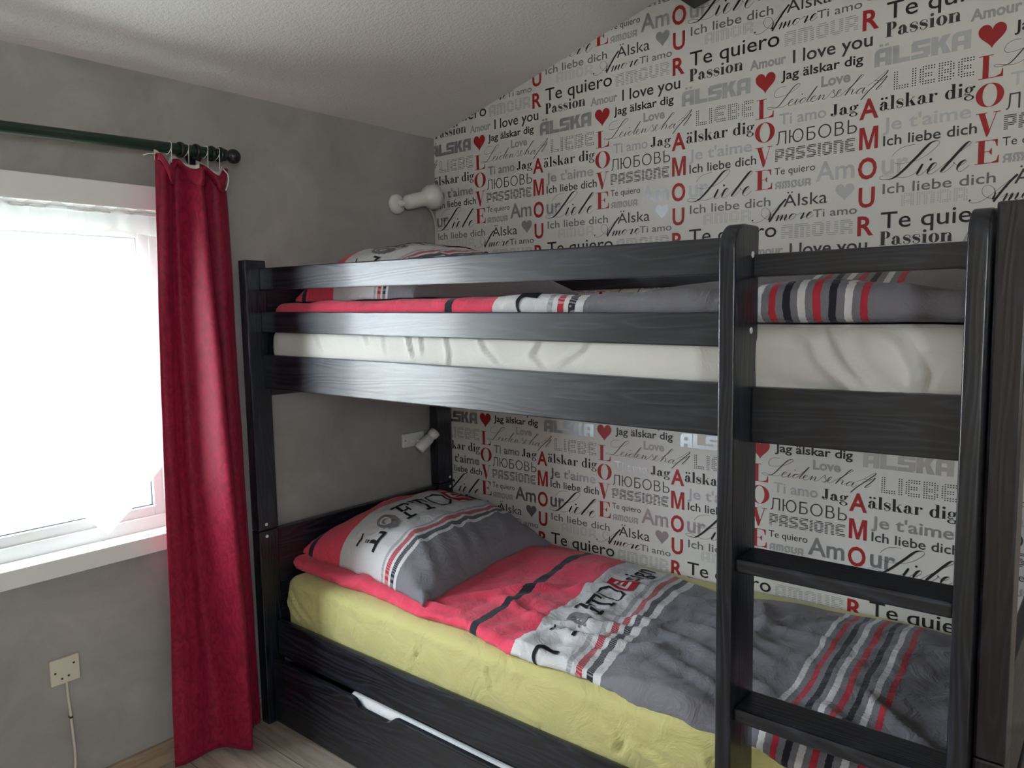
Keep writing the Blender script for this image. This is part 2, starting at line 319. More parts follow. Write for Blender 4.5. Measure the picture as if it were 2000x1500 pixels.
# --- high-contrast serif letters, cap height 1
def ring(P, cx, cy, rx, ry, tx, ty, a0=0, a1=360, ink='i', n=28):
    k = max(4, int(n*abs(a1-a0)/360)); A = [math.radians(a0+(a1-a0)*i/k) for i in range(k+1)]
    v = [(cx+rx*math.cos(a), cy+ry*math.sin(a)) for a in A]+[(cx+(rx-tx)*math.cos(a), cy+(ry-ty)*math.sin(a)) for a in A]
    P.add(v, [(i, i+1, k+2+i, k+1+i) for i in range(k)], ink)
def didone(ch, T=.17, H=.03):
    P = Print(); i = 'i'; R = P.rect
    if ch in 'ln': pass
    if ch in 'li':
        h = 1.0 if ch == 'l' else .62
        R(.06, 0, .06+T, h, i); R(0, 0, T+.12, H, i); R(0, h-H, .06+T, h, i); w = T+.14
        if ch == 'i': P.disc(.06+T/2, .84, .1, i)
    elif ch in 'nr':
        R(.06, 0, .06+T, .62, i); R(0, 0, T+.12, H, i); R(0, .62-H, .06+T, .62, i)
        if ch == 'n':
            ring(P, .06+T+.15, .40, .20, .235, T*.6, H, 0, 150); R(.41, 0, .41+T, .42, i); R(.36, 0, .46+T, H, i); w = .66
        else: ring(P, .06+T+.12, .42, .13, .2, .03, H, 60, 180); P.disc(.06+T+.2, .53, .085, i); w = .52
    elif ch == 'o': ring(P, .3, .31, .29, .33, T, H); w = .6
    elif ch == 'd':
        ring(P, .29, .31, .28, .33, T, H, 40, 320); R(.40, 0, .40+T, 1, i); R(.40, 0, .40+T+.08, H, i); R(.32, 1-H, .40+T, 1, i); w = .68
    elif ch in 'aä':
        R(.30, .05, .30+T, .46, i); ring(P, .27, .42, .2, .22, T*.9, H*1.3, 0, 165); P.disc(.13, .45, .085, i)
        ring(P, .24, .17, .23, .185, T*.95, H, 70, 310); ring(P, .55, .1, .08, .1, .04, H*1.6, 180, 330); w = .62
        if ch == 'ä': P.disc(.16, .86, .085, i); P.disc(.42, .86, .085, i)
    elif ch == 'g':
        ring(P, .26, .42, .23, .21, T*.8, H); ring(P, .28, -.13, .28, .17, T*.65, H*1.4); R(.06, .07, .36, .14, i); ring(P, .12, .16, .1, .1, .05, H, 90, 270); P.disc(.53, .57, .075, i); R(.4, .56, .53, .56+H, i); w = .62
    elif ch == 's':
        s = spline([(.42, .44), (.40, .58), (.24, .63), (.10, .55), (.10, .43), (.24, .34), (.38, .25), (.41, .13), (.28, .0), (.12, .03), (.06, .19)], 4)
        t = np.linspace(0, 1, len(s)); P.ribbon(s, H+T*.95*np.exp(-((t-.5)/.17)**2)+.05*np.exp(-((t-1)/.05)**2)+.05*np.exp(-(t/.05)**2), i); w = .5
    elif ch == 'k':
        R(.06, 0, .06+T, 1, i); R(0, 0, T+.12, H, i); R(0, 1-H, .06+T, 1, i)
        P.poly([(.22, .24), (.22, .28), (.50, .62), (.54, .62)], i); R(.42, .62-H, .62, .62, i); P.poly([(.29, .36), (.40, .47), (.66, 0), (.66-T*1.2, 0)], i); R(.38, 0, .70, H, i); w = .7
    elif ch == 'J':
        R(.24, .12, .24+T, 1, i); R(.14, 1-H, .52, 1, i); ring(P, .22, .16, .19, .17, .05, H*1.4, 180, 360); P.disc(.11, .17, .1, i); w = .56
    elif ch == 'P':
        R(.08, 0, .08+T*1.15, 1, i); R(0, 0, .40, H, i); R(0, 1-H, .36, 1, i); ring(P, .36, .74, .27, .26, T, H, -90, 90); R(.2, .48, .36, .48+H, i); w = .66
    elif ch == 'L':
        R(.16, 0, .16+.22, 1, i); R(0, 1-.03, .54, 1, i); R(0, 0, .9, .03, i); P.poly([(.62, .03), (.9, .03), (.9, .34), (.87, .34), (.82, .12)], i); w = .9
    elif ch == 'O': ring(P, .5, .5, .5, .5, .24, .022, n=44); w = 1.0
    elif ch == 'V':
        P.poly([(.10, 1), (.36, 1), (.60, .22), (.50, 0), (.45, 0)], i); P.poly([(.50, 0), (.54, .1), (.86, 1), (.83, 1), (.52, .14)], i); R(0, .97, .46, 1, i); R(.70, .97, 1.0, 1, i); w = 1.0
    elif ch == 'E':
        R(.12, 0, .36, 1, i); R(0, .97, .84, 1, i); R(0, 0, .9, .03, i); P.poly([(.84, .97), (.84, .70), (.81, .70), (.74, .92), (.62, .97)], i); P.poly([(.62, .03), (.9, .03), (.9, .32), (.87, .32), (.82, .11)], i)
        R(.36, .49, .62, .52, i); P.poly([(.52, .505), (.60, .62), (.63, .66), (.63, .34), (.60, .38)], i); w = .9
    else: w = .34
    return P, w
def serif(P, text, x0, x1, base, cap, ink, T=.17, H=.03):
    A = Print(); x = 0
    for ch in text:
        g, w = didone(ch, T, H); A.place(g, lambda a, b, x=x: (a+x, b)); x += w+.035
    x -= .035; sx = (x1-x0)/x
    A.v = [(a, b, ink) for a, b, _ in A.v]; A.m = [ink]*len(A.m); P.place(A, lambda a, b: (x0+a*sx, base+b*cap))
# --- block and dot-matrix letters on a cell grid
BLK_GL = {
 'L': ['110000']*6+['111111']*2, 'I': ['11']*8,
 'E': ['011111', '111111', '110000', '111110', '111110', '110000', '111111', '011111'],
 'B': ['111110', '111111', '110011', '111111', '111110', '110011', '111111', '111110'],
 'P': ['111111', '111111', '110011', '110011', '111111', '111110', '110000', '110000'],
 'A': ['011111', '111111', '110011', '110011', '111111', '111111', '110011', '110011'],
 'S': ['011111', '111111', '110000', '111110', '011111', '000011', '111111', '111110'],
 'O': ['011110', '111111', '110011', '110011', '110011', '110011', '111111', '011110'],
 'N': ['111110', '111111', '110011', '110011', '110011', '110011', '110011', '110011'],
 'M': ['11111110', '11111111', '11011011', '11011011', '11011011', '11011011', '11011011', '11011011'],
 'U': ['110011']*6+['111111', '011110'], 'R': ['111110', '111111', '110011', '110011', '111110', '111111', '110011', '110011']}
def cells(text, gap):
    x = 0; out = []
    for ch in text: out.append((x, BLK_GL[ch])); x += len(BLK_GL[ch][0])+gap
    return out, x-gap
def dots(P, text, x0, x1, base, h, ink, gap=.8, size=.25):
    g, n = cells(text, gap); px = (x1-x0)/n; py = h/8
    for x, rows in g:
        for r, row in enumerate(rows):
            for c, k in enumerate(row):
                if k == '1': a, b = x0+(x+c+.5)*px, base+(7.5-r)*py; P.rect(a-size*px, b-size*py, a+size*px, b+size*py, ink)
def stripes(P, text, x0, x1, base, h, ink, gap=1.0, th=.52, shift=0):
    g, n = cells(text, gap); px = (x1-x0)/n; py = h/8
    for x, rows in g:
        for r, row in enumerate(rows):
            c = 0; dx = shift*(1 if r % 4 < 2 else -1)
            while c < len(row):
                if row[c] == '1':
                    e = c
                    while e < len(row) and row[e] == '1': e += 1
                    b = base+(7.5-r)*py; P.rect(x0+(x+c+dx)*px, b-th*py/2, x0+(x+e+dx)*px, b+th*py/2, ink); c = e
                else: c += 1
def block_word(P, x0, x1, base, h, ink):
    """wide rounded block capitals A-umlaut L S K A"""
    A = Print(); i = 'i'; x = 0
    for ch in 'ALSKA':
        R = lambda a, b, c, d, x=x: A.rect(x+a, b, x+c, d, i)
        if ch == 'A':
            R(0, 0, .30, .72); A.poly([(x, .72), (x+.30, .72), (x+.30, 1), (x+.26, 1), (x+.1, .93), (x+.03, .84)], i); R(.30, .74, .95, 1); R(.60, 0, .95, .74); R(.30, .26, .60, .50); w = 1.0
            if x == 0: R(.26, 1.10, .46, 1.24); R(.58, 1.10, .78, 1.24)
        elif ch == 'L': R(0, 0, .36, 1); R(.36, 0, .95, .26); w = 1.0
        elif ch == 'S': R(.08, .74, .98, 1); R(0, .40, .34, .88); R(.34, .40, .98, .60); R(.62, .12, .98, .40); R(0, 0, .9, .25); w = 1.03
        else: R(0, 0, .36, 1); A.poly([(x+.36, .36), (x+.36, .66), (x+.58, 1), (x+.98, 1), (x+.70, .56)], i); A.poly([(x+.46, .5), (x+.70, .62), (x+1.02, 0), (x+.6, 0)], i); w = 1.04
        x += w
    sx = (x1-x0)/x; A.v = [(a, b, ink) for a, b, _ in A.v]; A.m = [ink]*len(A.m); P.place(A, lambda a, b: (x0+a*sx, base+b*h))
def cyrillic(P, x0, x1, base, h, ink):
    A = Print(); i = 'i'; t = .10; R = A.rect
    A.ribbon(spline([(0, .02), (.10, .06), (.17, .3), (.20, 1)], 4), [t*.9]*13, i); R(.155, .91, .72, 1, i); R(.62, 0, .72, .91, i)          # L
    x = .92; R(x, 0, x+t, 1, i); R(x+t, .45, x+.26, .54, i); ring(A, x+.64, .5, .40, .51, t, t*.9, ink=i)                                       # Yu
    x = 2.18; R(x, 0, x+t, 1, i); R(x+t, .91, x+.56, 1, i); R(x+t, .53, x+.34, .61, i); R(x+t, 0, x+.34, .09, i); ring(A, x+.34, .305, .28, .305, t, .085, -90, 90, i)   # Be
    x = 2.98; ring(A, x+.45, .5, .45, .51, t, t*.9, ink=i)                                                                                      # O
    x = 4.10; R(x, 0, x+t, 1, i); R(x+t, .92, x+.32, 1, i); R(x+t, .50, x+.34, .58, i); R(x+t, 0, x+.34, .085, i); ring(A, x+.32, .75, .24, .25, t, .08, -90, 90, i); ring(A, x+.34, .29, .29, .29, t, .085, -90, 90, i)   # Ve
    x = 4.96; R(x, 0, x+t, 1, i); R(x+t, .50, x+.34, .58, i); R(x+t, 0, x+.34, .085, i); ring(A, x+.34, .29, .28, .29, t, .085, -90, 90, i)     # soft sign
    sx = (x1-x0)/5.58; A.v = [(a, b, ink) for a, b, _ in A.v]; A.m = [ink]*len(A.m); P.place(A, lambda a, b: (x0+a*sx, base+b*h))
def heart(P, x0, x1, z0, z1, ink):
    pts = []
    for k in range(40):
        t = 2*math.pi*k/40; pts.append((16*math.sin(t)**3, 13*math.cos(t)-5*math.cos(2*t)-2*math.cos(3*t)-math.cos(4*t)))
    a = np.array(pts); mn, mx = a.min(0), a.max(0); a = (a-mn)/(mx-mn); P.poly([(x0+p[0]*(x1-x0), z0+p[1]*(z1-z0)) for p in a], ink)
SCRIPT = json.loads('''[[["l",[[3249,-2411],[3302,-2336],[3429,-2238],[3600,-2194],[3766,-2185]]],["l",[[3287,-2568],[3440,-2612],[3612,-2600],[3824,-2572],[4031,-2475],[4192,-2351],[4281,-2251],[4289,-2196],[4227,-2169],[4105,-2202],[3984,-2309],[3862,-2439],[3698,-2600],[3531,-2764],[3383,-2885],[3254,-2951],[3099,-2955],[2987,-2930],[2974,-2881],[3052,-2857],[3185,-2874],[3340,-2914],[3494,-2952],[3644,-2940],[3770,-2887],[3873,-2785]]],["l",[[3873,-2785],[3943,-2680],[3844,-2862],[3825,-2921],[3878,-2947],[3981,-2879],[4052,-2808]]],["l",[[4024,-2919],[4166,-2823],[4246,-2732],[4224,-2690],[4153,-2719],[4083,-2824],[4055,-2912],[4108,-2948],[4210,-2909],[4350,-2802]]],["l",[[4350,-2802],[4547,-2649],[4741,-2498],[4933,-2361],[4951,-2313],[4892,-2304],[4759,-2434],[4567,-2652],[4393,-2853],[4344,-2919],[4395,-2939],[4495,-2889],[4621,-2760],[4600,-2735],[4652,-2786],[4704,-2838]]],["l",[[4704,-2838],[4811,-2797],[4868,-2742],[4844,-2712],[4751,-2766],[4685,-2880],[4708,-2950],[4777,-2959],[4874,-2894],[4935,-2840]]],["a",[[-354,-3675],[-294,-3731],[-163,-3735],[-1,-3659],[205,-3499],[408,-3329],[608,-3173]]],["a",[[608,-3173],[498,-3283],[331,-3488],[152,-3747]]],["a",[[127,-3682],[-25,-3601],[-85,-3482],[-40,-3374],[65,-3362],[158,-3449],[179,-3574],[135,-3694]]],["a",[[183,-3575],[297,-3518],[421,-3430]]],["a",[[311,-3665],[424,-3586],[347,-3746],[458,-3634],[526,-3589],[504,-3649],[456,-3745],[571,-3629],[633,-3590],[617,-3648],[578,-3727],[618,-3744],[696,-3684]]],["a",[[849,-3588],[772,-3603],[711,-3686],[748,-3737],[829,-3701],[888,-3623],[849,-3588],[905,-3624],[993,-3602]]],["a",[[975,-3609],[1010,-3575],[1037,-3615],[1102,-3590],[1017,-3744]]],["a",[[1039,-3720],[1158,-3687],[1265,-3649],[1318,-3604],[1285,-3580],[1211,-3631],[1174,-3710],[1224,-3747],[1299,-3711],[1351,-3662]]],["e",[[235,-340],[285,-241],[407,-175],[560,-176]]],["e",[[235,-340],[277,-412],[411,-423],[594,-389],[774,-325],[912,-235],[940,-187],[890,-169],[792,-212],[674,-326],[555,-460],[435,-596],[333,-677],[210,-704],[85,-692],[53,-656],[126,-643],[271,-676],[396,-704],[518,-690],[609,-648]]],["e",[[609,-648],[719,-609],[762,-568],[722,-551],[654,-607],[629,-681],[680,-704],[760,-675],[829,-610],[868,-568],[801,-683],[841,-686],[919,-626],[1007,-575]]],["e",[[1086,-570],[1007,-584],[939,-654],[964,-697],[1039,-668],[1135,-579],[1382,-328],[1250,-495],[1127,-655],[1141,-691],[1234,-646]]],["e",[[1234,-646],[1311,-622],[1339,-579],[1300,-568],[1243,-619],[1221,-682],[1274,-708],[1351,-678],[1479,-567],[1409,-694],[1503,-610],[1564,-583],[1552,-633],[1520,-684],[1563,-704],[1647,-657]]],["e",[[1647,-657],[1804,-506],[1806,-582],[1845,-650],[1790,-697],[1714,-675]]],["e",[[1845,-665],[1882,-657],[1991,-543],[1926,-553],[1878,-649],[1902,-705],[1976,-681],[2085,-598]]],["e",[[2085,-598],[2265,-484],[2442,-353],[2527,-296],[2494,-267],[2424,-321],[2318,-439],[2176,-579],[2087,-702]]],["e",[[2105,-681],[2213,-589],[2276,-579],[2269,-634],[2237,-687],[2280,-703],[2360,-651]]],["e",[[2529,-601],[2440,-611],[2361,-689],[2383,-723],[2469,-682],[2565,-595],[2505,-698],[2538,-736],[2629,-667]]],["e",[[2627,-576],[2818,-467],[2972,-353],[3082,-285],[3095,-302],[3050,-360],[2940,-456],[2787,-589],[2631,-724],[2474,-889]]],["e",[[2784,-479],[2924,-489],[3078,-429]]],["e",[[2768,-558],[2890,-537],[3086,-416],[2961,-569],[2833,-690],[2877,-702],[2980,-636]]]],[[4117,-2596,30],[-325,-3669,22],[995,-462,14]]]''')
def script(P):
    W_ = {'l': (.0008, .0062), 'a': (.0008, .0052), 'e': (.0008, .0026)}
    for k, pts in SCRIPT[0]:
        s = spline(np.array(pts)/1e4, 6); d = np.gradient(s, axis=0); L = np.hypot(d[:, 0], d[:, 1])+1e-9
        down = -(d[:, 1]*.80+d[:, 0]*.60)/L                        # strokes falling along the slant are pressed
        w = W_[k][0]+(W_[k][1]-W_[k][0])*np.clip(down, 0, 1)**4; w = np.convolve(np.pad(w, 3, 'edge'), np.ones(7)/7, 'valid')
        P.ribbon(s, w, 'ink_black' if k != 'e' else 'ink_dark')
    for a, b, r in SCRIPT[1]: P.disc(a/1e4, b/1e4, r/1e4, 'ink_black')
T = Print()
sans(T, 'I love you', .073, .272, .039, .036, 'ink_dark', .012); sans(T, 'Amour', -.046, .055, .0435, .0285, 'ink_light', .035)
sans(T, 'Jag älskar dig', .042, .251, .0005, .0255, 'ink_black', .016); sans(T, 'Love', .148, .221, -.0385, .0295, 'ink_light', .035)
sans(T, 'Ti amo', .039, .163, -.1175, .032, 'silver', .016); serif(T, 'Jag', .173, .243, -.118, .030, 'ink_black', .19)
for q in ([(0, 0), (.19, 0), (.19, 1), (0, 1)], [(.81, 0), (1, 0), (1, 1), (.81, 1)], [(.19, 1), (.26, 1), (.50, .26), (.50, 0), (.41, 0), (.19, .72)], [(.81, 1), (.74, 1), (.50, .26), (.50, 0), (.59, 0), (.81, .72)]): T.poly([(.246+.045*x, -.2145+.0555*z) for x, z in q], 'ink_red')
for ch, a, b, z0, z1 in (('A', .245, .290, -.1395, -.0855), ('O', .245, .290, -.2895, -.232), ('U', .248, .287, -.3605, -.306), ('R', .247, .286, -.432, -.379)):
    sans(T, ch, a, b, z0, z1-z0, 'ink_red', .022)
for ch, a, b, z0, z1 in (('L', -.026, .023, -.092, -.040), ('O', -.029, .027, -.157, -.103), ('V', -.027, .022, -.224, -.169), ('E', -.026, .022, -.2855, -.232)):
    serif(T, ch, a, b, z0, z1-z0, 'ink_red')
heart(T, -.029, .027, -.026, .029, 'ink_red'); heart(T, .190, .237, -.339, -.294, 'silver')
cyrillic(T, .032, .240, -.169, .035, 'ink_dark'); stripes(T, 'PASSIONE', .029, .236, -.2145, .0345, 'ink_dark')
sans(T, 'Te quiero', .028, .137, -.2495, .0205, 'ink_dark'); stripes(T, 'AMOUR', .031, .127, -.288, .020, 'ink_light', .9, 1.0, .35)
sans(T, 'Am', .139, .236, -.281, .054, 'silver', .016); sans(T, 'ur', .301, .362, -.283, .056, 'silver', .016)
sans(T, 'Älska', .054, .170, -.338, .034, 'ink_dark'); sans(T, 'Ti amo', .134, .245, -.3735, .022, 'ink_mid', .006)
sans(T, 'Te quiero', .303, .566, -.417, .043, 'ink_black', .004); serif(T, 'Passion', .301, .464, .051, .035, 'ink_dark', .20, .035)
block_word(T, .277, .489, -.016, .043, 'silver'); dots(T, 'LIEBE', .322, .497, -.080, .0455, 'ink_dark')
serif(T, 'älskar dig', .292, .500, -.1245, .0335, 'ink_black', .18, .032); sans(T, "Je t'aime", .301, .493, -.1755, .034, 'silver', .016)
sans(T, 'Ich liebe dich', .303, .506, -.2125, .0265, 'ink_dark', .01); sans(T, 'Ich liebe dich', .305, .548, -.331, .0265, 'ink_mid', .008)
dots(T, 'AMOR', .348, .493, -.366, .032, 'ink_faint', .8, .33); stripes(T, 'AMOUR', .579, .766, -.4245, .039, 'ink_light', 1.0, .42)
script(T)
HX, HZ, PX, PZ = .2367, .8755, .53, .51056
tv = np.array([(a, b) for a, b, _ in T.v]); tl = np.array([LIFT[i] for _, _, i in T.v])+np.array(T.z); tm = [INK.index(i) for i in T.m]
V = [(0, 0, 0), (X1, 0, 0), (X1, 0, 3.0), (0, 0, 3.0), (0, .1, 0), (X1, .1, 0), (X1, .1, 3.0), (0, .1, 3.0)]
F = [(0, 1, 2, 3), (5, 4, 7, 6), (4, 0, 3, 7), (1, 5, 6, 2), (4, 5, 1, 0), (3, 2, 6, 7)]; MI = [0]*6
for n in range(-2, 5):
    for r in range(-1, 5):
        zo = HZ+r*PZ; xo = HX+n*PX
        if xo > 2.5 or zo-.43 > ceil_z(xo+.8): continue
        b = len(V); V += list(zip((tv[:, 0]+xo).tolist(), (-tl).tolist(), (tv[:, 1]+zo).tolist()))
        F += [tuple(b+i for i in f) for f in T.f]; MI += tm
me = bpy.data.meshes.new('wall_back'); me.from_pydata(V, [], F); me.polygons.foreach_set('material_index', MI)
for k in INK: me.materials.append(M[k])
bm = NB(); bm.from_mesh(me)
for co, no in (((.0005, 0, 0), (-1, 0, 0)), ((0, 0, .002), (0, 0, -1)), ((0, 0, ceil_z(0)+.004), (-.262, 0, 1))):
    bmesh.ops.bisect_plane(bm, geom=bm.verts[:]+bm.edges[:]+bm.faces[:], plane_co=co, plane_no=no, clear_outer=True)
bm.to_mesh(me); bm.free()
wb = bpy.data.objects.new('wall_back', me); COL.objects.link(wb); wb['kind'] = 'structure'

# ---------------------------------------------------------------- window in the left wall
def frame_bars(bm, x0, x1, y0, y1, z0, z1, w, bev=.003):
    box(bm, x0, x1, y0, y0+w, z0, z1, bev); box(bm, x0, x1, y1-w, y1, z0, z1, bev); box(bm, x0, x1, y0+w, y1-w, z0, z0+w, bev); box(bm, x0, x1, y0+w, y1-w, z1-w, z1, bev)
bm = NB(); frame_bars(bm, -.105, -.045, WY0, WY1, WZ0, WZ1, .040); win = obj('window_1', bm, M['white_paint'], kind='structure')
bm = NB(); frame_bars(bm, -.095, -.052, WY0+.038, WY1-.038, WZ0+.038, WZ1-.038, .030); sash = obj('sash', bm, M['white_paint'], win)
bm = NB(); frame_bars(bm, -.080, -.062, WY0+.064, WY1-.064, WZ0+.064, WZ1-.064, .008, 0); obj('gasket', bm, M['gasket'], sash)
bm = NB(); box(bm, -.074, -.068, WY0+.066, WY1-.066, WZ0+.066, WZ1-.066); obj('pane', bm, M['glass'], sash)
bm = NB(); box(bm, -.045, .004, WY0, WY1, WZ0-.001, WZ0+.003, .001); obj('sill', bm, M['white_paint'], win)
bm = NB()
cy0, cy1, cz0, cz1, cw = WY0-.06, WY1+.03, .630, 1.645, .062
prism(bm, [(cy0, cz0), (cy1, cz0), (cy1, WZ0), (cy0, WZ0)], 'x', 0, .020, .003); prism(bm, [(cy0, WZ1), (cy1, WZ1), (cy1, cz1), (cy0, cz1)], 'x', 0, .020, .003)
prism(bm, [(cy0, WZ0), (WY0, WZ0), (WY0, WZ1), (cy0, WZ1)], 'x', 0, .020, .003); prism(bm, [(WY1, WZ0), (cy1, WZ0), (cy1, WZ1), (WY1, WZ1)], 'x', 0, .020, .003)
obj('casing', bm, M['white_paint'], win)

# ---------------------------------------------------------------- bunk bed
bed = empty('bunk_bed', (1.0, -.43, 0), 'tall black-stained wooden bunk bed with a ladder standing along the lettered wallpaper', 'bunk bed')
YF, YB = -.820, -.800                       # front rails
LP = (.027, .066); RP = (1.957, 1.997)      # end posts
def post(xa, xb, ya, yb, ztop, mt, capy=None, capx=None):
    bm = NB(); box(bm, xa, xb, ya, yb, 0, .6228, .004); lo = obj('post', bm, mt, bed)
    bm = NB(); box(bm, xa, xb, ya, yb, .6242, ztop, .004); up = obj('post', bm, mt, bed)
    if capy is not None:
        for p, z in ((up, .6425), (lo, .6048)):
            bm = NB(); lathe(bm, [(0, 0), (.0052, 0), (.0052, .0012), (.004, .002), (0, .002)], (capx, capy, z), (1, 0, 0), 14); obj('screw_cap', bm, M['cap'], p)
post(*LP, -.866, -.797, 1.4535, M['wood_z'], -.839, LP[1]-.0005)
post(*LP, -.090, -.010, 1.4535, M['wood_z'], -.0265, LP[1]-.0005)
post(*RP, -.866, -.797, 1.4265, M['wood_post']); post(*RP, -.090, -.010, 1.4265, M['wood_post'])
def rail(name, x0, x1, y0, y1, z0, z1, zr=None, mt='wood_x', bev=.003):
    bm = NB(); box(bm, x0, x1, y0, y1, z0, z1, bev, 2, zr); return obj(name, bm, M[mt], bed)
LX0, LX1, QX0, QX1 = 1.568, 1.597, 1.9275, 1.9545   # ladder uprights
rail('guard_rail', .0655, LX0+.0005, YF, YB, 1.3640, 1.4300, (1.3455, 1.4110))
rail('guard_rail', .0655, LX0+.0005, YF, YB, 1.2370, 1.2985, (1.2170, 1.2790))
rail('guard_rail', LX1-.0005, QX0+.0005, YF, YB, 1.3395, 1.3785)
rail('side_rail', .0655, LX0+.0005, YF, YB, 1.0650, 1.1685, (1.0545, 1.1520))
rail('side_rail', LX1-.0005, QX0+.0005, YF, YB, 1.0495, 1.1480, (1.0525, 1.1515))
rail('side_rail', .0655, 1.9575, YF, YB, .2140, .3300, bev=.0085)
rail('side_rail', .0655, 1.9575, -.012, -.004, 1.0500, 1.1500); rail('side_rail', .0655, 1.9575, -.012, -.004, .214, .320)
rail('guard_rail', .0655, 1.9575, -.012, -.004, 1.352, 1.405)
for z0, z1 in ((.290, .440), (.4408, .6180), (1.040, 1.260), (1.2608, 1.395)): rail('head_board', .034, .056, -.7972, -.0898, z0, z1, mt='wood_y')
for z0, z1 in ((.290, .400), (.440, .690), (1.040, 1.170), (1.205, 1.395)): rail('foot_board', 1.962, 1.984, -.7972, -.0898, z0, z1, mt='wood_y')
rail('bed_base', .067, 1.956, YB+.001, -.013, 1.060, 1.080); rail('bed_base', .067, 1.956, YB+.001, -.013, .265, .285)
def upright(x0, x1, ztop):
    # rounded nose towards the room, big rounded top corner
    R = .045; pts = [(-.797, .0), (-.797, ztop-.004), (-.801, ztop)]
    pts += [(-.897+R-R*math.sin(a), ztop-R+R*math.cos(a)) for a in np.linspace(0, math.pi/2, 9)]
    pts += [(-.897, 0)]
    bm = NB(); prism(bm, pts, 'x', x0, x1)
    es = [e for e in bm.edges if all(v.co.y < -.802 or v.co.z > .1 for v in e.verts) and abs(e.verts[0].co.x-e.verts[1].co.x) < 1e-6 and (min(v.co.y for v in e.verts) < -.803) and not all(v.co.z < .001 for v in e.verts)]
    bmesh.ops.bevel(bm, geom=es, offset=.0125, segments=5, profile=.5, affect='EDGES', clamp_overlap=True)
    o = obj('ladder_upright', bm, M['wood_z'], bed)
    o.data.polygons.foreach_set('use_smooth', [True]*len(o.data.polygons)); o.data.set_sharp_from_angle(angle=math.radians(28))
    return o
ul = upright(LX0, LX1, 1.4285); upright(QX0, QX1, 1.4200)
for z in (1.378, 1.2475):
    bm = NB(); lathe(bm, [(0, 0), (.0058, 0), (.0058, .0012), (.0045, .002), (0, .002)], (LX1-.0005, -.8225 if z > 1.3 else -.826, z), (1, 0, 0), 14); obj('screw_cap', bm, M['cap'], ul)
for z in (.8555, .5835, .3115):
    bm = NB(); box(bm, LX1-.0005, QX0+.0005, -.8850, -.8000, z-.0245, z, .006, 3); obj('ladder_rung', bm, M['wood_x'], bed)

# ---------------------------------------------------------------- drawer under the bed
dr = empty('bed_drawer', (.81, -.5, 0), 'low black wooden drawer with a cut-out grip, on the floor under the lower bunk', 'drawer')
pts = [(.072, .006), (1.955, .006), (1.955, .2055), (.655, .2065), (.640, .2065)]
pts += [(.628, .202), (.617, .191), (.602, .186), (.500, .186), (.485, .189), (.473, .199), (.462, .206), (.446, .2085), (.072, .2085)]
bm = NB(); prism(bm, pts, 'y', -.842, -.824, .003); obj('drawer_front', bm, M['wood_x'], dr)
bm = NB(); box(bm, .10, 1.93, -.823, -.15, .03, .045); box(bm, .10, .115, -.823, -.15, .045, .185); box(bm, 1.915, 1.93, -.823, -.15, .045, .185); box(bm, .115, 1.915, -.165, -.15, .045, .185)
obj('drawer_box', bm, M['wood_x'], dr)
for xx in (.16, 1.86):
    for yy in (-.78, -.2):
        bm = NB(); lathe(bm, [(0, -.01), (.0145, -.01), (.0145, .01), (0, .01)], (xx, yy, .0150), (0, 1, 0), 14); obj('castor', bm, M['dark_hole'], dr)

# ---------------------------------------------------------------- soft things
def fbm(x, y, z=0.0, s=1.0, o=4): return mnoise.fractal(Vector((x*s, y*s, z)), 1.0, 2.0, o)
def ridge(x, y, z, s): return 1-abs(mnoise.noise(Vector((x*s, y*s, z))))*2
def soft_box(x0, x1, y0, y1, z0, z1, r, step, zstep, disp=None, rz=None, ystep=None):
    """closed rounded slab; disp(p, n) -> new point"""
    rz = rz or r
    nx = max(2, round((x1-x0)/step)); ny = max(2, round((y1-y0)/(ystep or step))); nz = max(2, round((z1-z0)/zstep))
    def ax(a, b, n, rr):
        t = np.linspace(a, b, n+1); return sorted(set(np.round(np.concatenate([t, a+rr*np.array([.08, .25, .5, .8]), b-rr*np.array([.08, .25, .5, .8])]), 5)))
    X = ax(x0, x1, nx, r); Y = ax(y0, y1, ny, r); Z = ax(z0, z1, nz, rz); idx = {}; V = []; F = []
    def vid(i, j, k):
        q = (i, j, k)
        if q not in idx:
            p = np.array([X[i], Y[j], Z[k]]); c = np.array([min(max(p[0], x0+r), x1-r), min(max(p[1], y0+r), y1-r), min(max(p[2], z0+rz), z1-rz)])
            d = (p-c)/np.array([r, r, rz]); m_ = np.abs(d).max(); L = np.linalg.norm(d)
            n = d/L if L > 1e-9 else np.array([0, 0, 1.]); p2 = c+n*m_*np.array([r, r, rz])
            idx[q] = len(V); V.append(disp(p2, n) if disp else p2)
        return idx[q]
    a, b, c = len(X)-1, len(Y)-1, len(Z)-1
    for i in range(a):
        for j in range(b): F.append((vid(i, j, c), vid(i+1, j, c), vid(i+1, j+1, c), vid(i, j+1, c))); F.append((vid(i, j, 0), vid(i, j+1, 0), vid(i+1, j+1, 0), vid(i+1, j, 0)))
    for i in range(a):
        for k in range(c): F.append((vid(i, 0, k), vid(i+1, 0, k), vid(i+1, 0, k+1), vid(i, 0, k+1))); F.append((vid(i, b, k), vid(i, b, k+1), vid(i+1, b, k+1), vid(i+1, b, k)))
    for j in range(b):
        for k in range(c): F.append((vid(0, j, k), vid(0, j, k+1), vid(0, j+1, k+1), vid(0, j+1, k))); F.append((vid(a, j, k), vid(a, j+1, k), vid(a, j+1, k+1), vid(a, j, k+1)))
    return np.array(V), F
